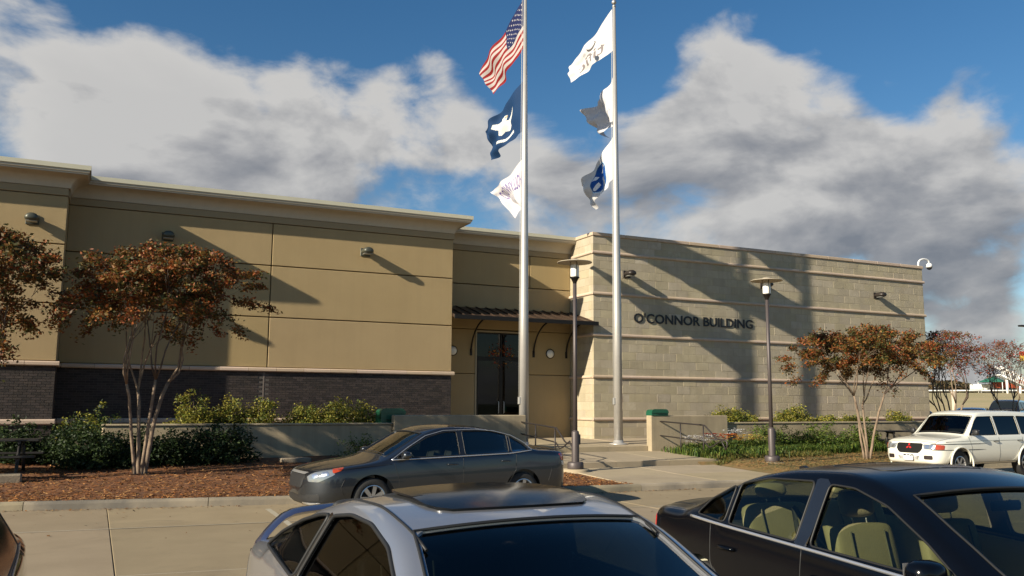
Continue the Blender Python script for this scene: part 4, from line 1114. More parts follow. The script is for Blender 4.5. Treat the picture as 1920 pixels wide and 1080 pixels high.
class Shape:
    def __init__(s, sp):
        s.sp = sp; s.top = pchip(sp['top']); s.plan = pchip(sp['plan']); s.belt = pchip(sp['belt']); s.bot = pchip(sp['bot'])
        s.xf, s.xr = sp['top'][-1][0], sp['top'][0][0]; s.tum = sp.get('tum', .42); s.c = sp.get('wrap', .11); s.xm = sp.get('xm', 0.0)
        s.af, s.ar = sp.get('af', .60), sp.get('ar', .42); s.nf, s.nr = sp.get('nf', 2.3), sp.get('nr', 2.8); s.zm = sp.get('zm', .52)
    def ew(s, x):
        if x > s.xf - s.af: t = (x - s.xf + s.af) / s.af; n = s.nf
        elif x < s.xr + s.ar: t = (s.xr + s.ar - x) / s.ar; n = s.nr
        else: return 1.0
        t = min(t, .99999); return (1 - t ** n) ** (1 / n)
    def ez(s, x):
        a = .16
        if x > s.xf - a: t = (x - s.xf + a) / a
        elif x < s.xr + a: t = (s.xr + a - x) / a
        else: return 1.0
        t = min(t, .99999); return (1 - t ** 2.6) ** (1 / 2.6)
    def W(s, x, z, off=0.0):
        p = s.plan(x) * s.ew(x); zb = s.belt(x); z0 = s.bot(x)
        zz = min(z, zb); t = (zz - z0) / (zb - z0); t = max(0, t)
        w = p * (1 - .085 * max(0, .42 - t) ** 1.6 / .25 - .030 * max(0, t - .55) ** 2 / .2)
        if z > zb: dz = z - zb; w -= .016 * sstep(0, .03, dz) + s.tum * dz + .10 * dz * dz
        return w - off
    def T(s, x, y, off=0.0):
        sg = sstep(-.25, .25, x - s.xm) * 2 - 1
        zc = s.top(min(s.xf, max(s.xr, x + sg * s.c * y * y))); k = s.ez(x); zc = s.zm + (zc - s.zm) * k
        return zc - s.sp.get('crown', .075) * (y / .9) ** 2 - off
    def corner(s, x, off=0.0):
        z = s.T(x, 0, off); y = 0
        for _ in range(14): y = max(.01, .5 * y + .5 * s.W(x, z, off)) if _ else max(.01, s.W(x, z, off)); z = s.T(x, y, off)
        return y, z
    def section(s, x, off=0.0, zfloor=None):
        yc, zc = s.corner(x, off); z0 = s.bot(x); z0 = s.zm + (z0 - s.zm) * s.ez(x)
        if zfloor is not None: z0 = zfloor
        r = min(s.sp.get('rc', .065), yc * .4, (zc - z0) * .4); zh = zc - r; bl = min(s.belt(x), z0 + .80 * (zh - z0)); w0 = s.W(x, z0, off)
        w0 = max(.004, w0); P = [(0, z0), (w0 * .5, z0), (w0 * .90, z0 + (.0 if zfloor is not None else .01)), (w0 * .985, z0 + .02)]
        for i in range(1, 8): z = z0 + .02 + (bl - z0 - .02) * i / 8; P.append((s.W(x, z, off), z))
        P.append((s.W(x, bl, off), bl))
        for k in (.012, .03):
            if bl + k < zh - .01: P.append((s.W(x, bl + k, off), bl + k))
            else: P.append((s.W(x, bl + (zh - bl) * (k * 10), off), bl + (zh - bl) * k * 10))
        zs_ = P[-1][1]
        for i in range(1, 6): z = zs_ + (zh - zs_) * i / 6; P.append((s.W(x, z, off), z))
        A = Vector((s.W(x, zh, off), zh)); B = Vector((yc - r, s.T(x, yc - r, off))); K = Vector((yc, zc)) 
        for t in (0, .2, .4, .6, .8, 1): q = A * (1-t)**2 + K * 2*t*(1-t) + B * t*t; P.append((q.x, q.y))
        for i in range(1, 8): y = B.x * (1 - i / 8); P.append((y, s.T(x, y, off)))
        P.append((0, s.T(x, 0, off)))
        return P
    def loft(s, xs, off=0.0, zfloor=None):
        vs = []; m_ = None
        for x in xs:
            P = s.section(x, off, zfloor); m_ = len(P)
            ring = [(x, max(0.0, y), z) for y, z in P] + [(x, -max(0.0, y), z) for y, z in P[-2:0:-1]]; vs += ring
        R = 2 * m_ - 2; n = len(xs)
        fs = [(i*R+k, i*R+(k+1)%R, (i+1)*R+(k+1)%R, (i+1)*R+k) for i in range(n-1) for k in range(R)]
        fs.append(tuple(range(R))[::-1]); fs.append(tuple((n-1)*R+k for k in range(R)))
        bm = bmesh.new(); bv = [bm.verts.new(v) for v in vs]
        for f in fs:
            try: bm.faces.new([bv[i] for i in f])
            except ValueError: pass
        bmesh.ops.remove_doubles(bm, verts=bm.verts, dist=.0004); bmesh.ops.dissolve_degenerate(bm, dist=.0003, edges=bm.edges)
        bmesh.ops.recalc_face_normals(bm, faces=bm.faces)
        for f in bm.faces: f.smooth = True
        me = bpy.data.meshes.new('loft'); bm.to_mesh(me); bm.free(); return me
    def stations(s, step=.07):
        xs = []
        for i in range(15): xs.append(s.xf - .55 * (1 - math.cos(i / 14 * math.pi / 2)))
        x = xs[-1]
        while x > s.xr + .45: x -= step; xs.append(x)
        base = xs[-1] - s.xr
        for i in range(1, 15): xs.append(s.xr + base * (1 - math.sin(i / 14 * math.pi / 2)))
        return sorted(set(round(v, 5) for v in xs))

def smooth_from(me, src):
    """give a boolean result the smooth normals of the surface it was cut from"""
    src.update(); bv = BVHTree.FromPolygons([v.co for v in src.vertices], [p.vertices for p in src.polygons])
    from mathutils.interpolate import poly_3d_calc
    vn = [v.normal.copy() for v in src.vertices]; vc = [v.co for v in src.vertices]; pol = [tuple(p.vertices) for p in src.polygons]; cache = {}
    out = []
    for p in me.polygons:
        n0 = p.normal
        for li in p.loop_indices:
            vi = me.loops[li].vertex_index
            if vi not in cache:
                co = me.vertices[vi].co; loc, nn, idx, d = bv.find_nearest(co)
                if d < .0015 and len(pol[idx]) <= 4:
                    w_ = poly_3d_calc([vc[k] for k in pol[idx]], loc); a = Vector((0, 0, 0))
                    for k, ww in zip(pol[idx], w_): a += vn[k] * ww
                    cache[vi] = a.normalized()
                else: cache[vi] = None
            a = cache[vi]
            out.append(tuple(a) if a is not None and a.dot(n0) > .6 else tuple(n0))
        p.use_smooth = True
    me.normals_split_custom_set(out)

def boolean(me, cutters, op='DIFFERENCE'):
    o = bpy.data.objects.new('tmp', me); C.objects.link(o); cs = []
    for cm in cutters:
        c = bpy.data.objects.new('cut', cm); C.objects.link(c); cs.append(c)
        md = o.modifiers.new('b', 'BOOLEAN'); md.operation = op; md.object = c; md.solver = 'EXACT'
    bpy.context.view_layer.update(); dg = bpy.context.evaluated_depsgraph_get(); r = bpy.data.meshes.new_from_object(o.evaluated_get(dg))
    for c in cs: bpy.data.objects.remove(c)
    bpy.data.objects.remove(o); return r
def mesh_of(b):
    me = bpy.data.meshes.new('m'); me.from_pydata(b.v, [], b.f); bm = bmesh.new(); bm.from_mesh(me); bmesh.ops.recalc_face_normals(bm, faces=bm.faces); bm.to_mesh(me); bm.free(); return me
def dense(poly, closed=True, step=.06, rnd=.0):
    out = []; n = len(poly)
    for i in range(n if closed else n - 1):
        a, c = Vector(poly[i]), Vector(poly[(i + 1) % n]); k = max(1, int((c - a).length / step))
        for j in range(k): out.append(tuple(a + (c - a) * j / k))
    if not closed: out.append(tuple(poly[-1]))
    return out
def round_poly(poly, r=.05, n=4):
    out = []; N = len(poly)
    for i in range(N):
        p, a, c = Vector(poly[i]), Vector(poly[i-1]), Vector(poly[(i+1) % N]); da, dc = (a - p), (c - p); k = min(r, da.length * .45, dc.length * .45)
        A, B = p + da.normalized() * k, p + dc.normalized() * k
        for j in range(n + 1): t = j / n; out.append(tuple(A * (1-t)**2 + p * 2*t*(1-t) + B * t*t))
    return out

M_rub = mat('black_rubber', (.012, .012, .012), .55)
M_tyre = mat('tyre_rubber', (.018, .018, .018), .85, bump=.3, bscale=60)
M_rim = mat('alloy_rim', (.55, .55, .56), .28, metal=.9)
M_chr = mat('chrome_trim', (.72, .72, .73), .22, metal=.8)
M_blkp = mat('black_plastic', (.016, .016, .017), .5)
M_lens = mat('clear_lamp_lens', (.24, .26, .28), .10, metal=.35, coat=1.0)
M_bowl = mat('lamp_reflector', (.80, .80, .80), .15, metal=.9)
M_amb = mat('amber_lens', (.36, .045, .012), .12, coat=1.0)
M_red = mat('red_lens', (.40, .012, .012), .12, coat=1.0)
M_whl = mat('white_lens', (.70, .68, .66), .15, coat=1.0)
M_plate = mat('number_plate', (.62, .63, .66), .5)

def wheel(t, x, y, r, rr, side, spokes=7, M_=None):
    w = link('wheel', None, t); w.location = (x, y, r); M_ = M_ or M_rim; tw = .105
    b = MB(); b.lathe([(rr, -tw), (rr + .02, -tw - .008), (r - .03, -tw), (r, -tw + .03), (r, tw - .03), (r - .03, tw), (rr + .02, tw + .008), (rr, tw)], 40, axis='Y'); b.build('tyre', M_tyre, w, autosm=40)
    b = MB(); s = side
    b.lathe([(rr + .004, s * tw), (rr - .012, s * (tw + .004)), (rr - .022, s * (tw - .015)), (rr - .03, -s * tw * .5)], 40, axis='Y')
    b.lathe([(.001, s * (tw - .012)), (.035, s * (tw - .012)), (.05, s * (tw - .028)), (.05, s * (tw - .06))], 20, axis='Y')
    for k in range(spokes):
        a = 2 * math.pi * k / spokes; M4 = Matrix.Rotation(a, 4, 'Y')
        P = [(.03, -.028), (rr - .018, -.022 - .012), (rr - .018, .022 + .012), (.03, .028)]
        b.prism([(p[0], p[1]) for p in P], s * (tw - .02), s * (tw - .05), plane='XZ', M=M4)
    b.build('rim', M_, w, autosm=35)
    b = MB(); b.lathe([(.001, -s * .01), (rr - .032, -s * .01), (rr - .032, -s * .03)], 24, axis='Y'); b.build('brake_disc', M_blkp, w)
    return w

def seat(t, x, y, zc, M_, wd=.25, rest=True, lean=.22, hr=.18, name='seat'):
    s = link(name, None, t)
    def cushion(a, M4, nm, mm):
        b = MB(); b.box(*a, M=M4, bev=.035); o = b.build(nm, mm, s); md = o.modifiers.new('s', 'SUBSURF'); md.levels = 1; md.render_levels = 2
        for p in o.data.polygons: p.use_smooth = True
    cushion((x - .05, x + .48, y - wd, y + wd, zc - .10, zc + .05), None, 'seat_cushion', M_)
    M4 = Matrix.Translation((x, y, zc)) @ Matrix.Rotation(-lean, 4, 'Y')
    cushion((-.07, .06, -wd, wd, 0, .60), M4, 'seat_back', M_)
    for u in (-wd * .55, wd * .55):
        b = MB(); b.tube([M4 @ Vector((.058, u, .08)), M4 @ Vector((.066, u, .3)), M4 @ Vector((.058, u, .54))], .006, 5); b.build('piping', mat('seat_seam', (.16, .15, .10), .8), s)
    if rest:
        cushion((-.05, .05, -.14, .14, .63, .63 + hr), M4, 'headrest', M_)
        for u in (-.06, .06):
            b = MB(); b.tube([M4 @ Vector((0, u, .56)), M4 @ Vector((0, u, .68))], .006, 5); b.build('headrest_post', M_chr, s)

def make_car(sp, name, label, cat, loc, deg, k=1.0, z=PAVE, simple=False, group=None):
    sh = Shape(sp); t = thing(name, (loc[0], loc[1], z), R_(deg), label, cat, group); t.scale = (k, k, k)
    paint = sp['paint']; A = sh.loft(sh.stations(sp.get('step', .07)))
    bvh = BVHTree.FromPolygons([v.co for v in A.vertices], [p.vertices for p in A.polygons])
    axf, axr, wr, rr = sp['axf'], sp['axr'], sp['wr'], sp['rr']
    arch = MB()
    for ax in (axf, axr):
        for s in (-1, 1):
            w = sh.W(ax, .5); a, c = sorted((s * (w - .27), s * (w + .15))); ra = wr + .045
            arch.lathe([(.001, a), (ra, a), (ra, c), (.001, c)], 40, Matrix.Translation((ax, 0, wr + .012)), axis='Y')
    cuts = [mesh_of(arch)]; wins = sp['wins']; ws = sp['ws']; rw = sp['rw']
    def plan_pts(q, front, mrg=0.0):
        """outline of a screen in plan: (x_low, half_low, x_high, half_high)"""
        xl, yl, xh, yh = q; sg = 1 if front else -1; out = []
        dv = mrg / max(.2, abs(xl - xh))
        def at(u, v):
            y = (yl + (yh - yl) * v + mrg) * u; x = xl + (xh - xl) * v; return (x - sg * sh.c * y * y, y)
        return at, dv
    if not simple:
        xb, xa = sp['cabin']
        xs = [xb + (xa - xb) * i / 34 for i in range(35)]
        cuts.append(sh.loft(xs, .028, .34))
        pr_ = MB()
        for poly in wins:
            P = dense(round_poly(poly, sp.get('wround', .04)), step=.08); n = len(P)
            for s in (-1, 1): pr_.prism(P, *sorted((s * .35, s * 1.2)), plane='XZ')
        for q, front in ((ws, True), (rw, False)):
            at, _ = plan_pts(q, front)
            P = [at(u, 0) for u in np.linspace(-1, 1, 13)] + [at(1, v) for v in np.linspace(0, 1, 9)[1:]] + [at(u, 1) for u in np.linspace(1, -1, 13)[1:]] + [at(-1, v) for v in np.linspace(1, 0, 9)[1:-1]]
            P = round_poly(P, .03, 1) ; pr_.prism(P, .78, 2.2, plane='XY')
        cuts.append(mesh_of(pr_))
    body = boolean(A, cuts)
    smooth_from(body, A)
    body.materials.clear(); body.materials.append(paint); body.name = 'body'; bo = link('body', body, t)
    # glass
    gm = sp['glass']
    def side_pane(poly, s, nm='side_window', mm=None, offs=.012):
        P = round_poly(poly, .03); xs_ = [p[0] for p in P]; x0, x1 = min(xs_), max(xs_); n = max(6, int((x1 - x0) / .06)); b = MB(); vs = []; m_ = 8
        mg = .012 if not simple else 0.0
        for i in range(n + 1):
            x = x0 + (x1 - x0) * i / n; x = min(x1 - 1e-4, max(x0 + 1e-4, x)); zz = []
            for j in range(len(P)):
                (ax, az), (bx, bz) = P[j], P[(j + 1) % len(P)]
                if (ax > x) != (bx > x): zz.append(az + (bz - az) * (x - ax) / (bx - ax))
            lo, hi = min(zz) - mg, max(zz) + mg; xx = x + (mg if i == n else (-mg if i == 0 else 0))
            for j in range(m_ + 1): z_ = lo + (hi - lo) * j / m_; vs.append((xx, s * (sh.W(xx, z_) - offs), z_))
        fs = [(i*(m_+1)+j, (i+1)*(m_+1)+j, (i+1)*(m_+1)+j+1, i*(m_+1)+j+1) for i in range(n) for j in range(m_)]
        b.add(vs, fs, True); return b.build(nm, mm or gm, t, fix=False)
    for poly in wins:
        for s in (-1, 1): side_pane(poly, s, offs=.014 if not simple else -.004)
    for q, front, nm in ((ws, True, 'windshield'), (rw, False, 'rear_window')):
        at, dv = plan_pts(q, front, .014 if not simple else 0); b = MB(); vs = []; n, m_ = 20, 12
        for i in range(n + 1):
            for j in range(m_ + 1):
                x, y = at(-1 + 2 * i / n, -dv + (1 + 2 * dv) * j / m_); vs.append((x, y, sh.T(x, y) - (.014 if not simple else -.004)))
        b.add(vs, [(i*(m_+1)+j, (i+1)*(m_+1)+j, (i+1)*(m_+1)+j+1, i*(m_+1)+j+1) for i in range(n) for j in range(m_)], True); b.build(nm, sp.get('glass_f', gm) if front else gm, t, fix=False)
        if not simple or True:
            P = [at(u, 0) for u in np.linspace(-1, 1, 15)] + [at(1, v) for v in np.linspace(0, 1, 11)[1:]] + [at(u, 1) for u in np.linspace(1, -1, 15)[1:]] + [at(-1, v) for v in np.linspace(1, 0, 11)[1:]]
            b = MB(); b.tube([(x, y, sh.T(x, y) + .001) for x, y in P], .008, 6, cap=False); b.build('window_seal', M_rub, t)
    for y0, y1 in ((.02, .60), (-.55, .03)):
        b = MB(); x_, y_ = ws[0] + .03, y1; pts = []
        for i in range(9):
            y = y0 + (y1 - y0) * i / 8; x = ws[0] - sh.c * y * y - .03 - .05 * (i / 8) ** 2 * 0; pts.append((x, y, sh.T(x, y) + .014))
        b.tube(pts, .007, 5); b.build('wiper', M_blkp, t)
    # seals round the side windows
    b = MB()
    for poly in wins:
        P = dense(round_poly(poly, .04), step=.05); P.append(P[0])
        for s in (-1, 1):
            b.tube([(x, s * (sh.W(x, z_) + .001), z_) for x, z_ in P], sp.get('seal', .007), 6, cap=False)
            b.build('window_seal', M_rub, t); b = MB()
    def strip(P, r, M_, nm, sides=(-1, 1), step=.05, o_=.002, n=6):
        b = MB(); P = dense(P, False, step)
        for s in sides[:1]: b.tube([(x, s * (sh.W(x, z_) + o_), z_) for x, z_ in P], r, n)
        b.build(nm, M_, t)
        if len(sides) > 1: strip(P, r, M_, nm, sides[1:], step, o_, n)
    for P in sp.get('seams', []): strip(P, .0042, M_rub, 'panel_gap', o_=-.001, n=5)
    if 'chrome' in sp: strip(sp['chrome'], sp.get('chrome_r', .008), M_chr, 'chrome_strip', o_=.004)
    if 'chrome2' in sp: strip(sp['chrome2'], .006, M_chr, 'chrome_strip', o_=.004)
    for pil in sp.get('pillars', []):
        for s in (-1, 1): side_pane(pil, s, 'pillar_cover', M_rub, offs=-.003) if simple else side_pane(pil, s, 'pillar_cover', mat('gloss_black', (.01, .01, .011), .15, coat=1.0), offs=-.0025)
    # seams over the roof / bonnet, in plan
    for P, r in sp.get('topseams', []):
        b = MB(); P = dense(P, False, .05)
        for s in (-1, 1):
            b = MB(); b.tube([(x, s * y, sh.T(x, y) - .0005) for x, y in P], r, 5); b.build('panel_gap', M_rub, t)
    def patch(outline, view, nm, M_, off=.004, n=14, m_=6, parent=None, flip=False):
        """a fitted piece: outline given looking along 'view', laid on the body surface"""
        v = Vector(view).normalized(); rt = v.cross(Vector((0, 0, 1))).normalized(); 
        if len(outline[0]) == 3: outline = [(rt.x * p[0] + rt.y * p[1], p[2]) for p in outline]
        P = round_poly(outline, .02, 3); xs_ = [p[0] for p in P]; x0, x1 = min(xs_), max(xs_); b = MB(); vs = []; ok = True
        for i in range(n + 1):
            x = x0 + (x1 - x0) * i / n; x = min(x1 - 1e-4, max(x0 + 1e-4, x)); zz = []
            for j in range(len(P)):
                (ax, az), (bx, bz) = P[j], P[(j + 1) % len(P)]
                if (ax > x) != (bx > x): zz.append(az + (bz - az) * (x - ax) / (bx - ax))
            lo, hi = min(zz), max(zz)
            for j in range(m_ + 1):
                z_ = lo + (hi - lo) * j / m_; o_ = rt * x + Vector((0, 0, z_)) - v * 6
                hit, nn, idx, d = bvh.ray_cast(o_, v)
                if hit is None: hit, nn = (vs_prev if vs else Vector((0, 0, 0))), -v
                vs_prev = hit; vs.append(tuple(hit + nn * off))
        o_ = MB(); N = len(vs); k = m_ + 1
        back = [tuple(Vector(q) + v * (off + .01)) for q in vs]
        fs = [(i*k+j, (i+1)*k+j, (i+1)*k+j+1, i*k+j+1) for i in range(n) for j in range(m_)]
        edge = [(i*k, (i+1)*k) for i in range(n)] + [(n*k+j, n*k+j+1) for j in range(m_)] + [((i+1)*k+m_, i*k+m_) for i in range(n)][::-1] + [(j+1, j) for j in range(m_)][::-1]
        o_.add(vs + back, fs + [(a, c, c + N, a + N) for a, c in edge], True)
        return o_.build(nm, M_, parent or t, autosm=50)
    for d in sp.get('patches', []): patch(*d)
    for s in (-1, 1):
        for d in sp.get('pair_patches', []):
            ol, view, nm, M_ = d[:4]; v = (view[0], view[1] * s, view[2]); vv = Vector(v).normalized(); rt = vv.cross(Vector((0, 0, 1)))
            patch([((p[0], p[1] * s, p[2]) if len(p) == 3 else (p[0] * s, p[1])) for p in ol], v, nm, M_, *d[4:])
    for ax, s_ in ((axf, 1), (axf, -1), (axr, 1), (axr, -1)):
        wheel(t, ax, s_ * (sh.W(ax, .5) - .125), wr, rr, s_, sp.get('spokes', 7), sp.get('rim'))
    # mirrors
    mx, my, mz, ml, mw, mh = sp['mirror']
    for s in (-1, 1):
        mo = link('side_mirror', None, t); b = MB(); y0 = s * (sh.W(mx, mz - mh * .3)); 
        cx, cy, cz = mx, y0 + s * (my + mw / 2), mz; vs = []; nu, nv = 16, 10
        for i in range(nu):
            a = 2 * math.pi * i / nu
            for j in range(nv + 1):
                p_ = math.pi * j / nv; q = lambda v, e: math.copysign(abs(v) ** e, v)
                X = q(math.cos(p_), .75) * ml / 2; rad = abs(math.sin(p_)) ** .6
                if X < 0: X *= .35
                vs.append((cx + X - .03 * (q(math.cos(a), .7) * rad) * s * 0, cy + q(math.cos(a), .75) * rad * mw / 2, cz + q(math.sin(a), .75) * rad * mh / 2))
        b.add(vs, [(i*(nv+1)+j, ((i+1)%nu)*(nv+1)+j, ((i+1)%nu)*(nv+1)+j+1, i*(nv+1)+j+1) for i in range(nu) for j in range(nv)], True); b.build('mirror_shell', sp.get('mirror_paint', paint), mo)
        b = MB(); b.tube([(mx + .0, y0 - s * .03, mz - mh * .35), (mx, y0 + s * (my + .02), mz - mh * .28)], .028, 8); b.build('mirror_arm', M_blkp, mo)
        b = MB(); b.box(cx - ml * .19, cx - ml * .18, cy - mw * .42, cy + mw * .42, cz - mh * .36, cz + mh * .36); b.build('mirror_glass', M_chr, mo)
    # door handles
    for (hx, hz) in sp.get('handles', []):
        for s in (-1, 1):
            b = MB(); w = sh.W(hx, hz) ; b.tube([(hx - .10, s * (w + .001), hz), (hx - .08, s * (w + .028), hz), (hx + .08, s * (w + .028), hz + .003), (hx + .10, s * (w + .001), hz)], .012, 8); b.build('door_handle', sp.get('handle_mat', paint), t)
    # cabin
    if not simple:
        im = sp['interior']; dark = mat('dark_trim', (.03, .032, .034), .8)
        for s in (-1, 1):
            seat(t, sp['seat_f'], s * .37, sp.get('seat_z', .50), im, .25)
            seat(t, sp['seat_r'], s * .36, sp.get('seat_z', .50) + .05, im, .30, lean=.32, hr=.12, name='rear_seat')
        xb, xa = sp['cabin']; cw = ws[0]
        b = MB(); b.box(cw - .55, xa - .03, -.66, .66, .55, sh.T(cw, 0) - .14, bev=.05); b.box(cw - .50, cw - .25, -.62, -.14, sh.T(cw, 0) - .14, sh.T(cw, 0) - .09, bev=.02); b.build('dashboard', dark, t)
        b = MB(); M4 = Matrix.Translation((cw - .68, .37, sh.T(cw, 0) - .16)) @ Matrix.Rotation(R_(-65), 4, 'Y'); P = [tuple(M4 @ Vector((math.cos(a) * .18, math.sin(a) * .18, 0))) for a in [i * math.pi / 12 for i in range(25)]]
        b.tube(P, .014, 8, cap=False); b.tube([P[0], P[12]], .014, 6); b.tube([P[6], tuple(M4 @ Vector((0, 0, 0)))], .014, 6); b.build('steering_wheel', M_blkp, t)
        b = MB(); xm_ = ws[2] + .03; b.box(xm_ + .02, xm_ + .05, -.12, .12, sh.T(xm_, 0) - .115, sh.T(xm_, 0) - .055, bev=.012); b.tube([(xm_ + .05, 0, sh.T(xm_, 0) - .07), (xm_ + .07, 0, sh.T(xm_ + .07, 0) - .02)], .008, 6); b.build('rear_view_mirror', M_blkp, t)
        b = MB(); b.box(sp['seat_r'] - .55, sp['seat_r'] - .22, -.6, .6, .75, sp.get('shelf', .93), bev=.03); b.build('parcel_shelf', dark, t)
        # door cards below the glass line
        for s in (-1, 1):
            b = MB(); vs = []; n = 16
            for i in range(n + 1):
                x = xb + .1 + (xa - .25 - xb) * i / n
                zt = sh.belt(x) - .02
                vs += [(x, s * (sh.W(x, .45) - .10), .36), (x, s * (sh.W(x, zt) - .085), zt - .08), (x, s * (sh.W(x, zt) - .045), zt)]
            b.add(vs, [(i*3+j, (i+1)*3+j, (i+1)*3+j+1, i*3+j+1) for i in range(n) for j in range(2)], True); b.build('door_card', sp.get('card', im), t, fix=False)
    return t, sh, patch

def ell(cx, cz, rx, rz, n=14): return [(cx + rx * math.cos(2 * math.pi * i / n), cz + rz * math.sin(2 * math.pi * i / n)) for i in range(n)]
PLAN = lambda w, L: [(-L, w * .90), (-L * .7, w * .97), (-L * .35, w), (L * .3, w), (L * .65, w * .975), (L * .85, w * .93), (L, w * .86)]
def paint(name, col, metal=.35, rough=.28, coat=1.0): return mat(name, col, rough, metal=metal, coat=coat, spec=.5)

# --- dark grey sedan along the kerb
FX, FY = (1, 0, 0), (0, 1, 0)
sp = dict(paint=paint('graphite_paint', (.046, .052, .062), .85, .34), glass=glass('sedan_glass', (.35, .40, .37), 1.5), interior=mat('grey_fabric', (.10, .10, .095), .9), tum=.40, wrap=.12,
  top=[(-2.47, .70), (-2.44, .93), (-2.34, 1.03), (-2.1, 1.065), (-1.78, 1.09), (-1.35, 1.26), (-.92, 1.41), (-.5, 1.465), (-.1, 1.475), (.2, 1.455), (.45, 1.39), (.85, 1.19), (1.27, .99), (1.42, .955), (1.9, .885), (2.2, .82), (2.36, .755), (2.43, .68), (2.46, .55)], af=.62, nf=2.5,
  plan=PLAN(.92, 2.46), belt=[(-2.5, .95), (-1.5, 1.0), (0, .955), (1.1, .905), (2.0, .80), (2.5, .62)], bot=[(-2.5, .30), (-2.2, .22), (-1.8, .17), (1.8, .17), (2.2, .19), (2.5, .26)],
  axf=1.42, axr=-1.38, wr=.325, rr=.215, cabin=(-1.75, 1.30), ws=(1.20, .66, .50, .56), rw=(-1.72, .62, -1.02, .54), seat_f=-.12, seat_r=-1.0,
  wins=[[(1.02, .955), (-.14, .975), (-.14, 1.37), (.10, 1.36), (.42, 1.28), (.75, 1.12)], [(-.24, .975), (-1.10, 1.0), (-1.10, 1.31), (-.75, 1.375), (-.24, 1.375)], [(-1.15, 1.003), (-1.52, 1.04), (-1.42, 1.13), (-1.15, 1.29)]],
  pillars=[[(-.145, .965), (-.235, .965), (-.235, 1.385), (-.145, 1.385)]],
  chrome=[(1.10, .925), (0, .955), (-1.1, .985), (-1.58, 1.03)], chrome2=[(1.10, .93), (.80, 1.12), (.45, 1.305), (.1, 1.388), (-.5, 1.402), (-.85, 1.375), (-1.2, 1.29), (-1.45, 1.16), (-1.58, 1.035)], chrome_r=.010,
  seams=[[(1.0, .22), (.98, .6), (1.08, .93)], [(-.19, .22), (-.19, .95)], [(-1.12, .55), (-1.22, .70), (-1.24, 1.0)], [(-1.12, .55), (-1.02, .40), (-1.0, .23)], [(1.0, .215), (-1.0, .215)], [(1.9, .40), (1.95, .52), (1.88, .66)], [(-1.9, .45), (-2.0, .72)], [(2.0, .80), (1.1, .86), (-1.0, .88)][:2]],
  topseams=[([(1.25, .70), (1.8, .74), (2.15, .66), (2.28, .45), (2.33, 0)], .004), ([(-1.80, .64), (-2.2, .62), (-2.33, .55), (-2.35, 0)], .004)],
  handles=[(.02, .83), (-1.02, .86)], mirror=(.88, .02, 1.0, .18, .20, .13), spokes=7,
  pair_patches=[([(2.42, .50, .68), (2.34, .62, .745), (2.12, .84, .80), (2.06, .86, .72), (2.28, .72, .60), (2.40, .54, .60)], (-1, -1.1, 0), 'headlight', M_lens, .006),
                ([(2.12, .85, .80), (1.93, .89, .825), (1.96, .89, .78), (2.09, .86, .735)], (-.5, -1, 0), 'marker_lamp', M_amb, .007),
                ([(2.385, .60, .705), (2.32, .66, .735), (2.27, .70, .69), (2.34, .64, .645)], (-1, -1.1, 0), 'lamp_bowl', M_bowl, .010), ([(2.26, .73, .745), (2.17, .80, .765), (2.14, .82, .71), (2.23, .76, .68)], (-1, -1.1, 0), 'lamp_bowl', M_bowl, .010),
                ([(2.42, .46, .40), (2.28, .72, .41), (2.28, .72, .31), (2.42, .46, .29)], (-1, -.6, 0), 'fog_lamp_recess', M_blkp, .004),
                ([(2.44, .30, .275), (2.26, .74, .275), (2.28, .70, .235), (2.44, .30, .235)], (-1, -.6, 0), 'bumper_lip', M_chr, .006),
                ([(-2.42, .62, .97), (-2.18, .84, .95), (-2.22, .82, .83), (-2.43, .60, .83)], (1, -1.1, 0), 'tail_lamp', M_red, .006),
                ([(-2.42, .62, .82), (-2.23, .82, .82), (-2.25, .81, .745), (-2.42, .62, .745)], (1, -1.1, 0), 'reverse_lamp', M_whl, .006)],
  patches=[([(-.40, .70), (.40, .70), (.34, .50), (-.34, .50)], (-1, 0, 0), 'grille', M_blkp, .008), ([(-.42, .735), (.42, .735), (.41, .705), (-.41, .705)], (-1, 0, 0), 'grille_bar', M_chr, .014),
           ([(-.55, .38), (.55, .38), (.50, .24), (-.50, .24)], (-1, 0, 0), 'lower_grille', M_blkp, .006)])
make_car(sp, 'parked_car', 'dark grey four door sedan parked along the kerb before the entrance', 'car', (5.62, 15.10), 184.2, 1.025)

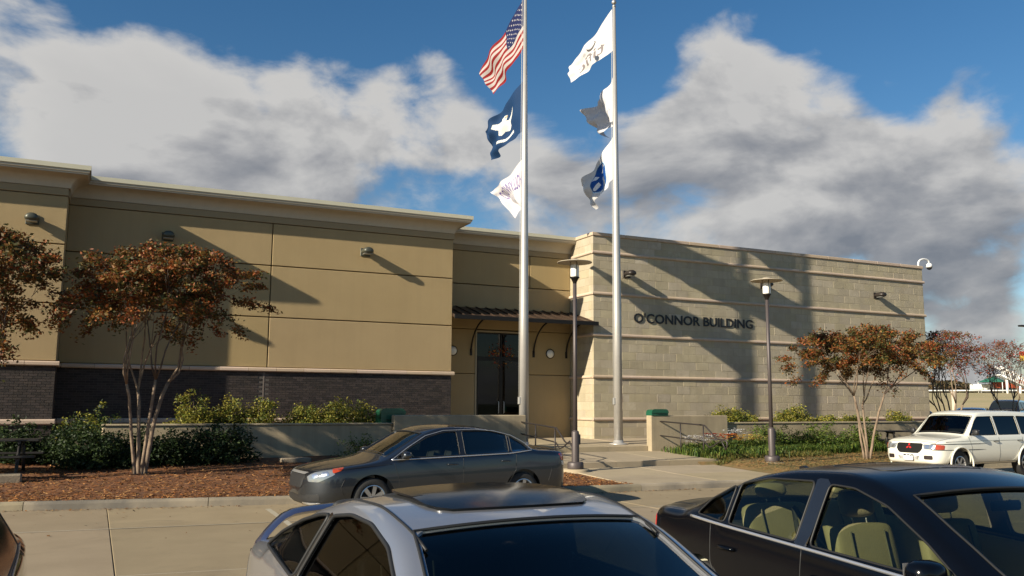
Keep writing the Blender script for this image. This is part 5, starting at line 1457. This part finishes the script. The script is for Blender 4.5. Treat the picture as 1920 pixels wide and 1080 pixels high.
# --- silver coupe in the foreground
sp = dict(paint=paint('silver_paint', (.42, .43, .46), .75, .30), glass=glass('coupe_glass', (.14, .15, .15), .55), glass_f=glass('coupe_windshield', (.13, .19, .20), 1.3), interior=mat('black_leather', (.022, .022, .022), .6), tum=.40, wrap=.16, step=.05,
  top=[(-2.33, .70), (-2.30, .90), (-2.2, .97), (-1.95, 1.0), (-1.65, 1.02), (-1.25, 1.18), (-.85, 1.31), (-.45, 1.375), (-.1, 1.385), (.2, 1.36), (.44, 1.305), (.85, 1.11), (1.28, .92), (1.42, .885), (1.85, .80), (2.1, .71), (2.26, .62), (2.33, .52)],
  plan=PLAN(.885, 2.33), belt=[(-2.4, .90), (-1.4, .93), (0, .90), (1.1, .86), (1.9, .76), (2.4, .6)], bot=[(-2.4, .28), (-2.1, .18), (2.1, .17), (2.4, .24)],
  axf=1.38, axr=-1.30, wr=.32, rr=.215, cabin=(-1.62, 1.32), ws=(1.22, .725, .40, .572), rw=(-1.62, .60, -.92, .52), seat_f=-.22, seal=.0105,
  pillars=[[(-.66, .93), (-.70, .93), (-.565, 1.262), (-.50, 1.262)]], seat_r=-1.0, shelf=.90, nf=2.4,
  wins=[[(.93, .915), (-.64, .935), (-.50, 1.26), (-.25, 1.292), (.05, 1.285), (.35, 1.225), (.65, 1.08)], [(-.70, .935), (-1.50, .985), (-1.27, 1.09), (-.95, 1.19), (-.70, 1.245), (-.56, 1.26)]],
  seams=[[(1.02, .22), (1.0, .6), (1.08, .88)], [(-.62, .22), (-.60, .5), (-.66, .92)], [(1.02, .215), (-.62, .215)], [(-1.95, .62), (-2.05, .88)], [(1.85, .45), (1.82, .66)], [(-1.75, .5), (-2.0, .66), (-2.2, .70)]],
  topseams=[([(.50, .585), (.2, .60), (-.2, .60), (-.6, .585), (-.95, .555)], .008), ([(1.30, .68), (1.8, .72), (2.1, .60), (2.2, 0)], .004), ([(-1.70, .62), (-2.1, .60), (-2.2, 0)], .004)],
  handles=[(-.42, .80)], mirror=(.80, .02, .94, .17, .19, .12), spokes=5,
  pair_patches=[([(2.28, .42, .62), (2.02, .80, .72), (2.0, .80, .62), (2.28, .45, .54)], (-1, -.8, 0), 'headlight', M_lens, .006), ([(-2.30, .30, .84), (-2.15, .78, .86), (-2.15, .78, .72), (-2.30, .30, .72)], (1, -.4, 0), 'tail_lamp', M_red, .006)],
  patches=[([(-.35, .58), (.35, .58), (.32, .50), (-.32, .50)], (-1, 0, 0), 'grille', M_blkp, .006)])
car, sh, patch = make_car(sp, 'parked_car', 'silver two door coupe with raised sunroof and rear spoiler in the foreground', 'car', (1.90, 4.10), -88.2, 1.03, PAVE + .02)
M_tint = mat('tinted_panel', (.006, .007, .009), .16, spec=.16)
def roofpanel(x0, x1, w, lift0, lift1, nm, M_, parent, th=.012, curve=.04):
    b = MB(); vs = []; n, m_ = 12, 16
    for i in range(n + 1):
        for j in range(m_ + 1):
            u = -1 + 2 * j / m_; s = i / n; ed = 1 - .05 * (abs(2 * s - 1) ** 6) - .16 * max(0, (s - .7) / .3) ** 3; y = u * w * ed; x = x0 + (x1 - x0) * s - curve * u * u * (1 if s > .5 else -.3)
            vs.append((x, y, sh.T(x, y) + lift0 + (lift1 - lift0) * s))
    N = len(vs); k = m_ + 1; fs = [(i*k+j, (i+1)*k+j, (i+1)*k+j+1, i*k+j+1) for i in range(n) for j in range(m_)]
    edge = [(i*k, (i+1)*k) for i in range(n)] + [(n*k+j, n*k+j+1) for j in range(m_)] + [((i+1)*k+m_, i*k+m_) for i in range(n)] + [(j+1, j) for j in range(m_)]
    b.add(vs + [(v[0], v[1], v[2] - th) for v in vs], fs + [tuple(q + N for q in f)[::-1] for f in fs] + [(a, c, c + N, a + N) for a, c in edge], True)
    return b.build(nm, M_, parent, autosm=50)
sr = link('sunroof', None, car)
roofpanel(-.52, .20, .455, .0035, .0035, 'sunroof_opening_shade', mat('opening_shade_black', (.006, .006, .006), .8), sr, th=.003, curve=.03)  # black sheet on the uncut roof stands in for the opening's shade
roofpanel(-.42, .27, .44, .030, .012, 'sunroof_glass', M_tint, sr, th=.010, curve=.05)
spo = link('rear_spoiler', None, car); b = MB(); vs = []; n = 24
sec_ = [(-.10, 0), (-.05, .028), (.04, .034), (.10, .010), (.06, -.012), (-.05, -.016)]
for i in range(n + 1):
    u = -1 + 2 * i / n; y = u * .76; lift = .125 - .150 * max(0, (abs(u) - .62) / .38) ** 1.7; xx = -2.14 - .03 * (1 - u * u) + .12 * max(0, (abs(u) - .75) / .25); zz = sh.T(-2.15, y * .9) + lift
    vs += [(xx + p, y, zz + q) for p, q in sec_]
m_ = len(sec_); b.add(vs, [(i*m_+k, i*m_+(k+1)%m_, (i+1)*m_+(k+1)%m_, (i+1)*m_+k) for i in range(n) for k in range(m_)] + [tuple(range(m_)), tuple(n*m_+k for k in range(m_))], True)
b.build('spoiler_blade', paint('spoiler_paint', (.05, .06, .12), .5, .3), spo, autosm=60)
b = MB(); b.prism([(-2.17, .97), (-2.05, .98), (-2.08, 1.10), (-2.15, 1.10)], -.04, .04, plane='XZ'); b.build('brake_light', M_red, spo)

# --- black sedan in the foreground
sp = dict(paint=mat('black_paint', (.002, .0025, .004), .16, spec=.30), glass=glass('clear_green_glass', (.47, .51, .40), 1.0), interior=mat('cream_leather', (.46, .40, .25), .6, bump=.2, bscale=90, var=.3, vscale=5), card=mat('cream_card', (.42, .40, .29), .7), tum=.40, wrap=.12, step=.05,
  top=[(-2.42, .70), (-2.40, .93), (-2.33, 1.02), (-2.15, 1.06), (-1.78, 1.085), (-1.35, 1.24), (-.95, 1.38), (-.5, 1.452), (-.1, 1.468), (.2, 1.45), (.47, 1.385), (.9, 1.19), (1.36, .985), (1.5, .955), (1.95, .87), (2.2, .77), (2.36, .66), (2.42, .54)],
  plan=PLAN(.925, 2.42), belt=[(-2.5, .96), (-1.4, .985), (0, .95), (1.1, .90), (2.0, .80), (2.5, .64)], bot=[(-2.5, .30), (-2.1, .18), (2.1, .17), (2.5, .24)],
  axf=1.52, axr=-1.36, wr=.335, rr=.225, cabin=(-1.72, 1.38), ws=(1.30, .68, .52, .575), rw=(-1.72, .63, -1.02, .55), seat_f=-.10, seat_r=-.98, shelf=.95,
  wins=[[(1.06, .945), (-.12, .975), (-.10, 1.355), (.12, 1.35), (.42, 1.275), (.78, 1.11)], [(-.26, .98), (-1.02, 1.0), (-1.00, 1.285), (-.70, 1.345), (-.24, 1.362)], [(-1.07, 1.0), (-1.46, 1.02), (-1.32, 1.14), (-1.05, 1.27)]],
  pillars=[[(-.125, .965), (-.255, .965), (-.235, 1.372), (-.105, 1.372)]],
  chrome=[(1.10, .915), (0, .952), (-1.0, .98), (-1.52, .995)], chrome_r=.012,
  seams=[[(1.05, .22), (1.02, .6), (1.12, .92)], [(-.17, .22), (-.17, .95)], [(-1.10, .55), (-1.20, .70), (-1.22, .98)], [(1.05, .215), (-1.0, .215)]],
  topseams=[([(1.40, .72), (1.9, .74), (2.2, .60), (2.3, 0)], .004), ([(-1.82, .64), (-2.2, .62), (-2.3, 0)], .004), ([(.10, 0), (.10, .36), (.04, .42), (-.40, .42), (-.46, .36), (-.46, 0)], .0045)],
  handles=[(.05, .80), (-.98, .83)], mirror=(.93, .035, 1.0, .20, .22, .14), spokes=5,
  pair_patches=[([(2.38, .42, .66), (2.10, .84, .75), (2.08, .84, .64), (2.38, .45, .57)], (-1, -.8, 0), 'headlight', M_lens, .006), ([(-2.38, .35, .90), (-2.2, .82, .93), (-2.2, .82, .76), (-2.38, .35, .76)], (1, -.4, 0), 'tail_lamp', M_red, .006)],
  patches=[([(-.36, .62), (-.03, .62), (-.03, .48), (-.33, .48)], (-1, 0, 0), 'grille', M_blkp, .006), ([(.03, .62), (.36, .62), (.33, .48), (.03, .48)], (-1, 0, 0), 'grille', M_blkp, .006)])
car, sh, patch = make_car(sp, 'parked_car', 'glossy black four door sedan with cream seats in the right foreground', 'car', (5.14, 4.18), -95.6, 1.025)
b = MB(); b.prism([(-1.30, sh.T(-1.30, 0) - .01), (-1.02, sh.T(-1.02, 0) - .005), (-1.14, sh.T(-1.14, 0) + .022), (-1.235, sh.T(-1.2, 0) + .085), (-1.275, sh.T(-1.2, 0) + .078)], -.018, .018, plane='XZ'); b.build('fin_antenna', mat('antenna_black', (.01, .01, .011), .3), car)
for s in (-1, 1): b = MB(); b.tube([(-.55, s * .62, .98), (-.62, s * .60, 1.15), (-.20, s * .40, .60)], .018, 6); b.build('seat_belt', mat('belt_webbing', (.05, .05, .045), .8), car)

# --- white sport utility vehicle
M_suvp = paint('white_paint', (.74, .72, .62), .0, .30)
sp = dict(paint=M_suvp, glass=glass('suv_glass', (.012, .014, .018), .08), glass_f=glass('suv_windshield', (.22, .24, .23), 1.2), interior=mat('grey_fabric', (.10, .10, .095), .9), tum=.24, wrap=.09, crown=.06, rc=.07, nf=3.4, nr=5.0, ar=.25, af=.50, zm=.60,
  top=[(-2.27, 1.0), (-2.24, 1.45), (-2.17, 1.60), (-1.95, 1.67), (-1.2, 1.70), (-.2, 1.71), (.25, 1.69), (.52, 1.63), (.80, 1.38), (1.12, 1.115), (1.25, 1.085), (1.8, 1.03), (2.05, .985), (2.17, .92), (2.23, .80), (2.27, .60)],
  plan=[(-2.27, .80), (-1.5, .84), (0, .848), (1.4, .845), (1.9, .82), (2.27, .79)], belt=[(-2.3, 1.06), (0, 1.045), (1.1, 1.02), (1.7, .96), (2.3, .86)], bot=[(-2.3, .42), (-1.9, .36), (1.9, .36), (2.3, .40)],
  axf=1.40, axr=-1.33, wr=.365, rr=.215, cabin=(-2.10, 1.14), ws=(1.07, .66, .585, .60), rw=(-2.22, .60, -2.14, .55), seat_f=-.12, seat_r=-.98, seat_z=.72, shelf=.95,
  wins=[[(.98, 1.085), (-.12, 1.09), (-.12, 1.555), (.45, 1.545), (.62, 1.43)], [(-.20, 1.09), (-1.12, 1.095), (-1.12, 1.56), (-.20, 1.56)], [(-1.19, 1.10), (-2.03, 1.12), (-1.98, 1.54), (-1.19, 1.56)]],
  seams=[[(.98, .42), (.96, .8), (1.05, 1.06)], [(-.16, .42), (-.16, 1.07)], [(-1.16, 1.07), (-1.15, .86), (-.98, .72), (-.94, .42)], [(.98, .415), (-.94, .415)], [(1.9, .93), (1.0, .945), (-.9, .945)]],
  topseams=[([(1.17, .70), (1.9, .70), (2.12, .66), (2.14, 0)], .005)],
  handles=[(-.02, .93), (-1.02, .94)], handle_mat=M_blkp, mirror=(.86, .03, 1.16, .13, .17, .15), mirror_paint=M_blkp, spokes=6,
  pair_patches=[([(.37, .865), (.71, .865), (.71, .745), (.41, .745)], (-1, 0, 0), 'headlight', M_lens, .008), ([(.43, .85), (.54, .85), (.54, .76), (.45, .76)], (-1, 0, 0), 'lamp_bowl', M_bowl, .012), ([(.57, .85), (.67, .85), (.67, .76), (.57, .76)], (-1, 0, 0), 'lamp_bowl', M_bowl, .012), ([(2.19, .70, .865), (1.98, .82, .855), (1.99, .82, .75), (2.19, .71, .745)], (-.8, -.8, 0), 'marker_lamp', M_amb, .010),
                ([(.42, .60), (.62, .60), (.62, .50), (.42, .50)], (-1, 0, 0), 'fog_lamp', mat('fog_glass', (.03, .022, .022), .25), .006), ([(.33, .885), (.80, .885), (.80, .870), (.33, .870)], (-1, -.1, 0), 'lamp_gap', M_rub, .006), ([(.36, .742), (.80, .742), (.80, .728), (.36, .728)], (-1, -.1, 0), 'lamp_gap', M_rub, .006)],
  patches=[([(-.36, .885), (.36, .885), (.36, .73), (.27, .645), (-.27, .645), (-.36, .73)], (-1, 0, 0), 'grille', mat('suv_grille', (.008, .008, .008), .7, spec=.2), .010), ([(-.30, .585), (.30, .585), (.28, .49), (-.28, .49)], (-1, 0, 0), 'lower_grille', mat('grey_slot', (.10, .10, .095), .6), .006),
           ([(-.14, .595), (.14, .595), (.14, .475), (-.14, .475)], (-1, 0, 0), 'number_plate', M_plate, .03), ([(-.15, .605), (.15, .605), (.15, .465), (-.15, .465)], (-1, 0, 0), 'plate_frame', M_blkp, .022)])
car, sh, patch = make_car(sp, 'parked_vehicle', 'white boxy sport utility vehicle facing left beside the bed, red emblem on its grille', 'suv', (21.75, 16.40), 182.5, 1.045)
M_emb = mat('red_emblem', (.45, .02, .02), .3)
for k in range(3):
    a = math.pi / 2 + k * 2.094; r = .045; c = (math.cos(a) * r, .80 + math.sin(a) * r); u = (math.cos(a), math.sin(a)); q = (-u[1], u[0])
    pt = lambda s1, s2: (c[0] + u[0] * s1 + q[0] * s2, c[1] + u[1] * s1 + q[1] * s2)
    patch([pt(-.045, 0), pt(0, .027), pt(.045, 0), pt(0, -.027)], (-1, 0, 0), 'emblem', M_emb, .022, 6, 3)
for i in range(4): patch([(-.28, .495 + i * .024), (.28, .495 + i * .024), (.28, .508 + i * .024), (-.28, .508 + i * .024)], (-1, 0, 0), 'grille_slat', M_whl, .014, 8, 1)
for s in (-1, 1):    # flared arches and running board
    for ax in (sp['axf'], sp['axr']):
        b = MB(); P = [(ax + .43 * math.cos(a), s * (sh.W(ax, .7) + .012), .375 + .43 * math.sin(a)) for a in [math.pi * i / 20 for i in range(-1, 22)]]; b.tube(P, .022, 8); b.build('arch_flare', M_suvp, car)

# --- maroon vehicle cut by the left edge
mar = paint('maroon_paint', (.115, .022, .020), .5, .22)
MAROON = mar

# --- cars in the lot behind the block wing
def far_spec(kind, pm):
    gd = mat('far_glass', (.012, .016, .02), .25, spec=.2)
    if kind == 'sedan':
        return dict(paint=pm, glass=gd, tum=.40, wrap=.12, step=.16, top=[(-2.4, .70), (-2.35, .98), (-2.1, 1.05), (-1.78, 1.08), (-.95, 1.40), (-.2, 1.465), (.47, 1.385), (1.3, .98), (1.9, .87), (2.3, .70), (2.42, .54)],
            plan=PLAN(.9, 2.42), belt=[(-2.5, .96), (0, .95), (1.1, .90), (2.5, .64)], bot=[(-2.5, .28), (2.5, .24)], axf=1.45, axr=-1.36, wr=.33, rr=.22, ws=(1.22, .64, .52, .56), rw=(-1.70, .60, -1.02, .54),
            wins=[[(1.0, .95), (-.12, .97), (-.10, 1.35), (.12, 1.34), (.42, 1.27)], [(-.22, .98), (-1.35, 1.01), (-1.0, 1.28), (-.70, 1.345), (-.22, 1.36)]], mirror=(.9, .03, 1.0, .18, .18, .12), pair_patches=[([(2.38, .42, .66), (2.10, .84, .75), (2.08, .84, .64), (2.38, .45, .57)], (-1, -.8, 0), 'headlight', M_lens, .006)])
    q = dict(sp); q.update(paint=pm, glass=gd, step=.16, handle_mat=pm, patches=[([(-.35, .885), (.35, .885), (.35, .73), (-.35, .73)], (-1, 0, 0), 'grille', M_blkp, .010)]); q.pop('glass_f', None); return q
make_car(far_spec('sedan', paint('far_silver', (.36, .40, .46), .6, .3)), 'parked_car', 'pale silver blue sedan in the lot, its roof showing over the white vehicle', 'car', (42.0, 31.2), 215, 1.0, land_z(42, 31.2) - .02, True, 'cars in the lot behind')
make_car(far_spec('suv', paint('far_black', (.012, .012, .014), .2, .25)), 'parked_vehicle', 'black sport utility vehicle in the lot at the right edge behind a thin tree', 'suv', (49.8, 34.6), 205, 1.05, land_z(49.8, 34.6) + .05, True, 'cars in the lot behind')
make_car(far_spec('sedan', paint('far_dark_blue', (.02, .03, .06), .4, .3)), 'parked_car', 'dark blue sedan in the lot hard against the end of the block wing', 'car', (37.8, 31.4), 240, 1.0, land_z(37.8, 31.4) + .0, True, 'cars in the lot behind')

sp2 = far_spec('sedan', MAROON); sp2.update(step=.07, glass=mat('brown_tinted_glass', (.05, .035, .02), .1, spec=.5), mirror=(.95, .03, 1.01, .20, .23, .17), handles=[(.05, .80), (-.98, .83)], chrome2=[(-1.5, 1.0), (0, .955), (1.1, .91)])
make_car(sp2, 'parked_car', 'maroon car cut off by the left edge, little more than its rear corner in view', 'car', (-1.21, 4.74), -90, 1.03, PAVE, True)
# ------------------------------------------------------------------ far things past the right end of the building
def tree_line():
    rd = random.Random(9); b = MB(); cols = [(.10, .065, .03), (.13, .085, .035), (.075, .06, .028), (.15, .10, .05), (.05, .055, .022), (.09, .08, .035)]
    for i in range(30000):
        u = rd.random(); q = -80 + 190 * u; s = 226 + rd.random() * 14; hmax = 4.2 + 2.2 * noise.noise(Vector((q * .06, 0, 0))) + 1.3 * noise.noise(Vector((q * .3, 3, 0)))
        x, y = s * .8 - q * .6, s * .6 + q * .8; z = 3.0 + rd.random() ** .8 * hmax
        leafquad(b, Vector((x, y, z)), 1.0, .55, rd, cols)
    o = b.build('tree_line', M_leaf, fix=False); o['kind'] = 'stuff'
tree_line()
def at_d(px_, py_, D):
    d = CF * FPX + CR * (px_ - 960) - CU * (py_ - 540); return Vector((0, 0, 1.97)) + d * (D / FPX)
# dump truck
p = at_d(1897, 737, 150); zt = land_z(p.x, p.y)
M_or = mat('orange_enamel', (.32, .06, .02), .5)
t = thing('dump_truck', (p.x, p.y, zt), R_(-35), 'small orange dump truck far off on the embankment', 'truck')
b = MB(); b.prism([(-2.6, .9), (1.0, .9), (1.3, 2.3), (-2.9, 2.1)], -1.1, 1.1, plane='XZ'); b.build('tipper_body', M_or, t)
b = MB(); b.prism([(1.4, .7), (3.2, .7), (3.2, 1.5), (2.5, 1.6), (2.2, 2.3), (1.4, 2.3)], -1.0, 1.0, plane='XZ'); b.build('cab', M_or, t)
b = MB(); b.box(-2.8, 3.1, -.4, .4, .5, .7); b.build('chassis', M_blkp, t)
b = MB(); b.box(2.25, 2.55, -.85, .85, 1.65, 2.15); b.build('cab_window', mat('far_glass', (.012, .016, .02), .12), t)
for x in (-2.0, -.9, 2.4):
    for s in (-1, 1): b = MB(); b.lathe([(.001, s * .85), (.5, s * .85), (.5, s * 1.15), (.001, s * 1.15)], 18, Matrix.Translation((x, 0, .5)), axis='Y'); b.build('wheel', M_tyre, t)
# white loading ramp / conveyor
p = at_d(1935, 742, 138); q = at_d(1872, 703, 138); t = thing('loading_conveyor', (p.x, p.y, land_z(p.x, p.y)), 0, 'white lattice conveyor slanting up to the left, far off at the right edge', 'conveyor')
zt = land_z(p.x, p.y); A_, B_ = Vector((0, 0, .5)), Vector((q.x - p.x, q.y - p.y, q.z - zt)); b = MB()
for k in (0, 1.3):
    for w_ in (-.6, .6): o_ = Vector((w_ * .4, w_, k)); b.tube([A_ + o_, B_ + o_], .14, 6)
b.build('chord', M_wh, t); b = MB()
for i in range(15):
    c = A_.lerp(B_, i / 14); d = A_.lerp(B_, min(1, (i + 1) / 14)); b.tube([c + Vector((0, -.6, 0)), d + Vector((0, -.6, 1.3))], .09, 5); b.tube([c + Vector((0, .6, 0)), c + Vector((0, -.6, 0))], .09, 5)
b.build('lattice', M_wh, t); b = MB(); c = A_.lerp(B_, .75); b.tube([(c.x, c.y, -.3), tuple(c)], .2, 6); c = A_.lerp(B_, .35); b.tube([(c.x, c.y, -.3), tuple(c)], .2, 6); b.build('support', M_wh, t)
# green canopy tent and white trailer
p = at_d(1864, 737, 150); t = thing('canopy_tent', (p.x, p.y, land_z(p.x, p.y)), R_(20), 'small green peaked tent far off on the embankment', 'tent')
b = MB(); v = [(-2, -2, 1.9), (2, -2, 1.9), (2, 2, 1.9), (-2, 2, 1.9), (0, 0, 3.0)]; b.add(v, [(0, 1, 4), (1, 2, 4), (2, 3, 4), (3, 0, 4), (3, 2, 1, 0)]); b.build('tent_top', mat('green_canvas', (.015, .11, .07), .8), t)
for x in (-1.9, 1.9):
    for y in (-1.9, 1.9): b = MB(); b.tube([(x, y, 0), (x, y, 1.9)], .06, 6); b.build('tent_pole', M_wh, t)
p = at_d(1850, 737, 152); t = thing('box_trailer', (p.x, p.y, land_z(p.x, p.y)), R_(-35), 'low white trailer far off on the embankment', 'trailer')
b = MB(); b.box(-2.4, 2.4, -1, 1, .6, 1.6, bev=.08); b.build('trailer_body', M_wh, t)
for s in (-1, 1): b = MB(); b.lathe([(.001, s * .9), (.4, s * .9), (.4, s * 1.1), (.001, s * 1.1)], 16, Matrix.Translation((0, 0, .4)), axis='Y'); b.build('wheel', M_tyre, t)
# pale guard rail along the crest of the embankment
t = thing('guard_rail', (0, 0, 0), 0, 'pale guard rail running along the crest of the far embankment', 'guard rail'); b = MB(); pb = MB()
for i in range(40):
    q = -70 + 4.5 * i; s = 168; x, y = s * .8 - q * .6, s * .6 + q * .8; z = land_z(x, y); pb.box(x - .08, x + .08, y - .08, y + .08, z - .2, z + .55)
    x2, y2 = s * .8 - (q + 4.5) * .6, s * .6 + (q + 4.5) * .8; b.tube([(x, y, z + .45), (x2, y2, land_z(x2, y2) + .45)], .13, 6)
b.build('rail', mat('pale_rail', (.62, .62, .60), .6), t); o = pb.build('post', mat('rail_post', (.2, .19, .17), .8), t)
# short marker post and road sign at the frame edge
p = at_d(1789, 752, 60); zt = land_z(p.x, p.y); t = thing('marker_post', (p.x, p.y, zt), 0, 'short pale marker post among the thin tree trunks behind', 'post')
b = MB(); b.box(-.12, .12, -.12, .12, 0, 2.0, bev=.03); b.build('post', mat('pale_post', (.55, .45, .34), .8), t)
p = at_d(1922, 668, 80); zt = land_z(p.x, p.y); t = thing('roadside_sign', (p.x, p.y, zt), R_(-25), 'yellow and red roadside sign cut by the right edge', 'sign')
b = MB(); b.tube([(0, 0, -.3), (0, 0, p.z - zt)], .07, 8); b.build('post', M_alud, t)
b = MB(); b.box(-.55, .55, -.05, .0, p.z - zt - .45, p.z - zt + .05, bev=.01); b.build('lower_panel', mat('yellow_panel', (.60, .42, .05), .5), t)
b = MB(); b.box(-.55, .55, -.05, .0, p.z - zt + .055, p.z - zt + .45, bev=.01); b.build('upper_panel', mat('red_panel', (.45, .05, .02), .5), t)
p = at_d(1905, 612, 75); zt = land_z(p.x, p.y); t = thing('street_light', (p.x + 1.0, p.y - .4, zt), 0, 'dark twin head street light just cut by the right edge', 'street lamp')
b = MB(); b.tube([(0, 0, -.3), (0, 0, p.z - zt)], [.12, .07], 10); b.build('pole', M_fr, t)
for s in (-1, 1): b = MB(); b.box(*sorted((s * .15, s * 1.1)), -.2, .2, p.z - zt - .05, p.z - zt + .10, bev=.04); b.build('lamp_head', M_fr, t)
b = MB(); b.tube([(-.3, 0, p.z - zt), (.3, 0, p.z - zt)], .05, 6); b.build('cross_arm', M_fr, t)
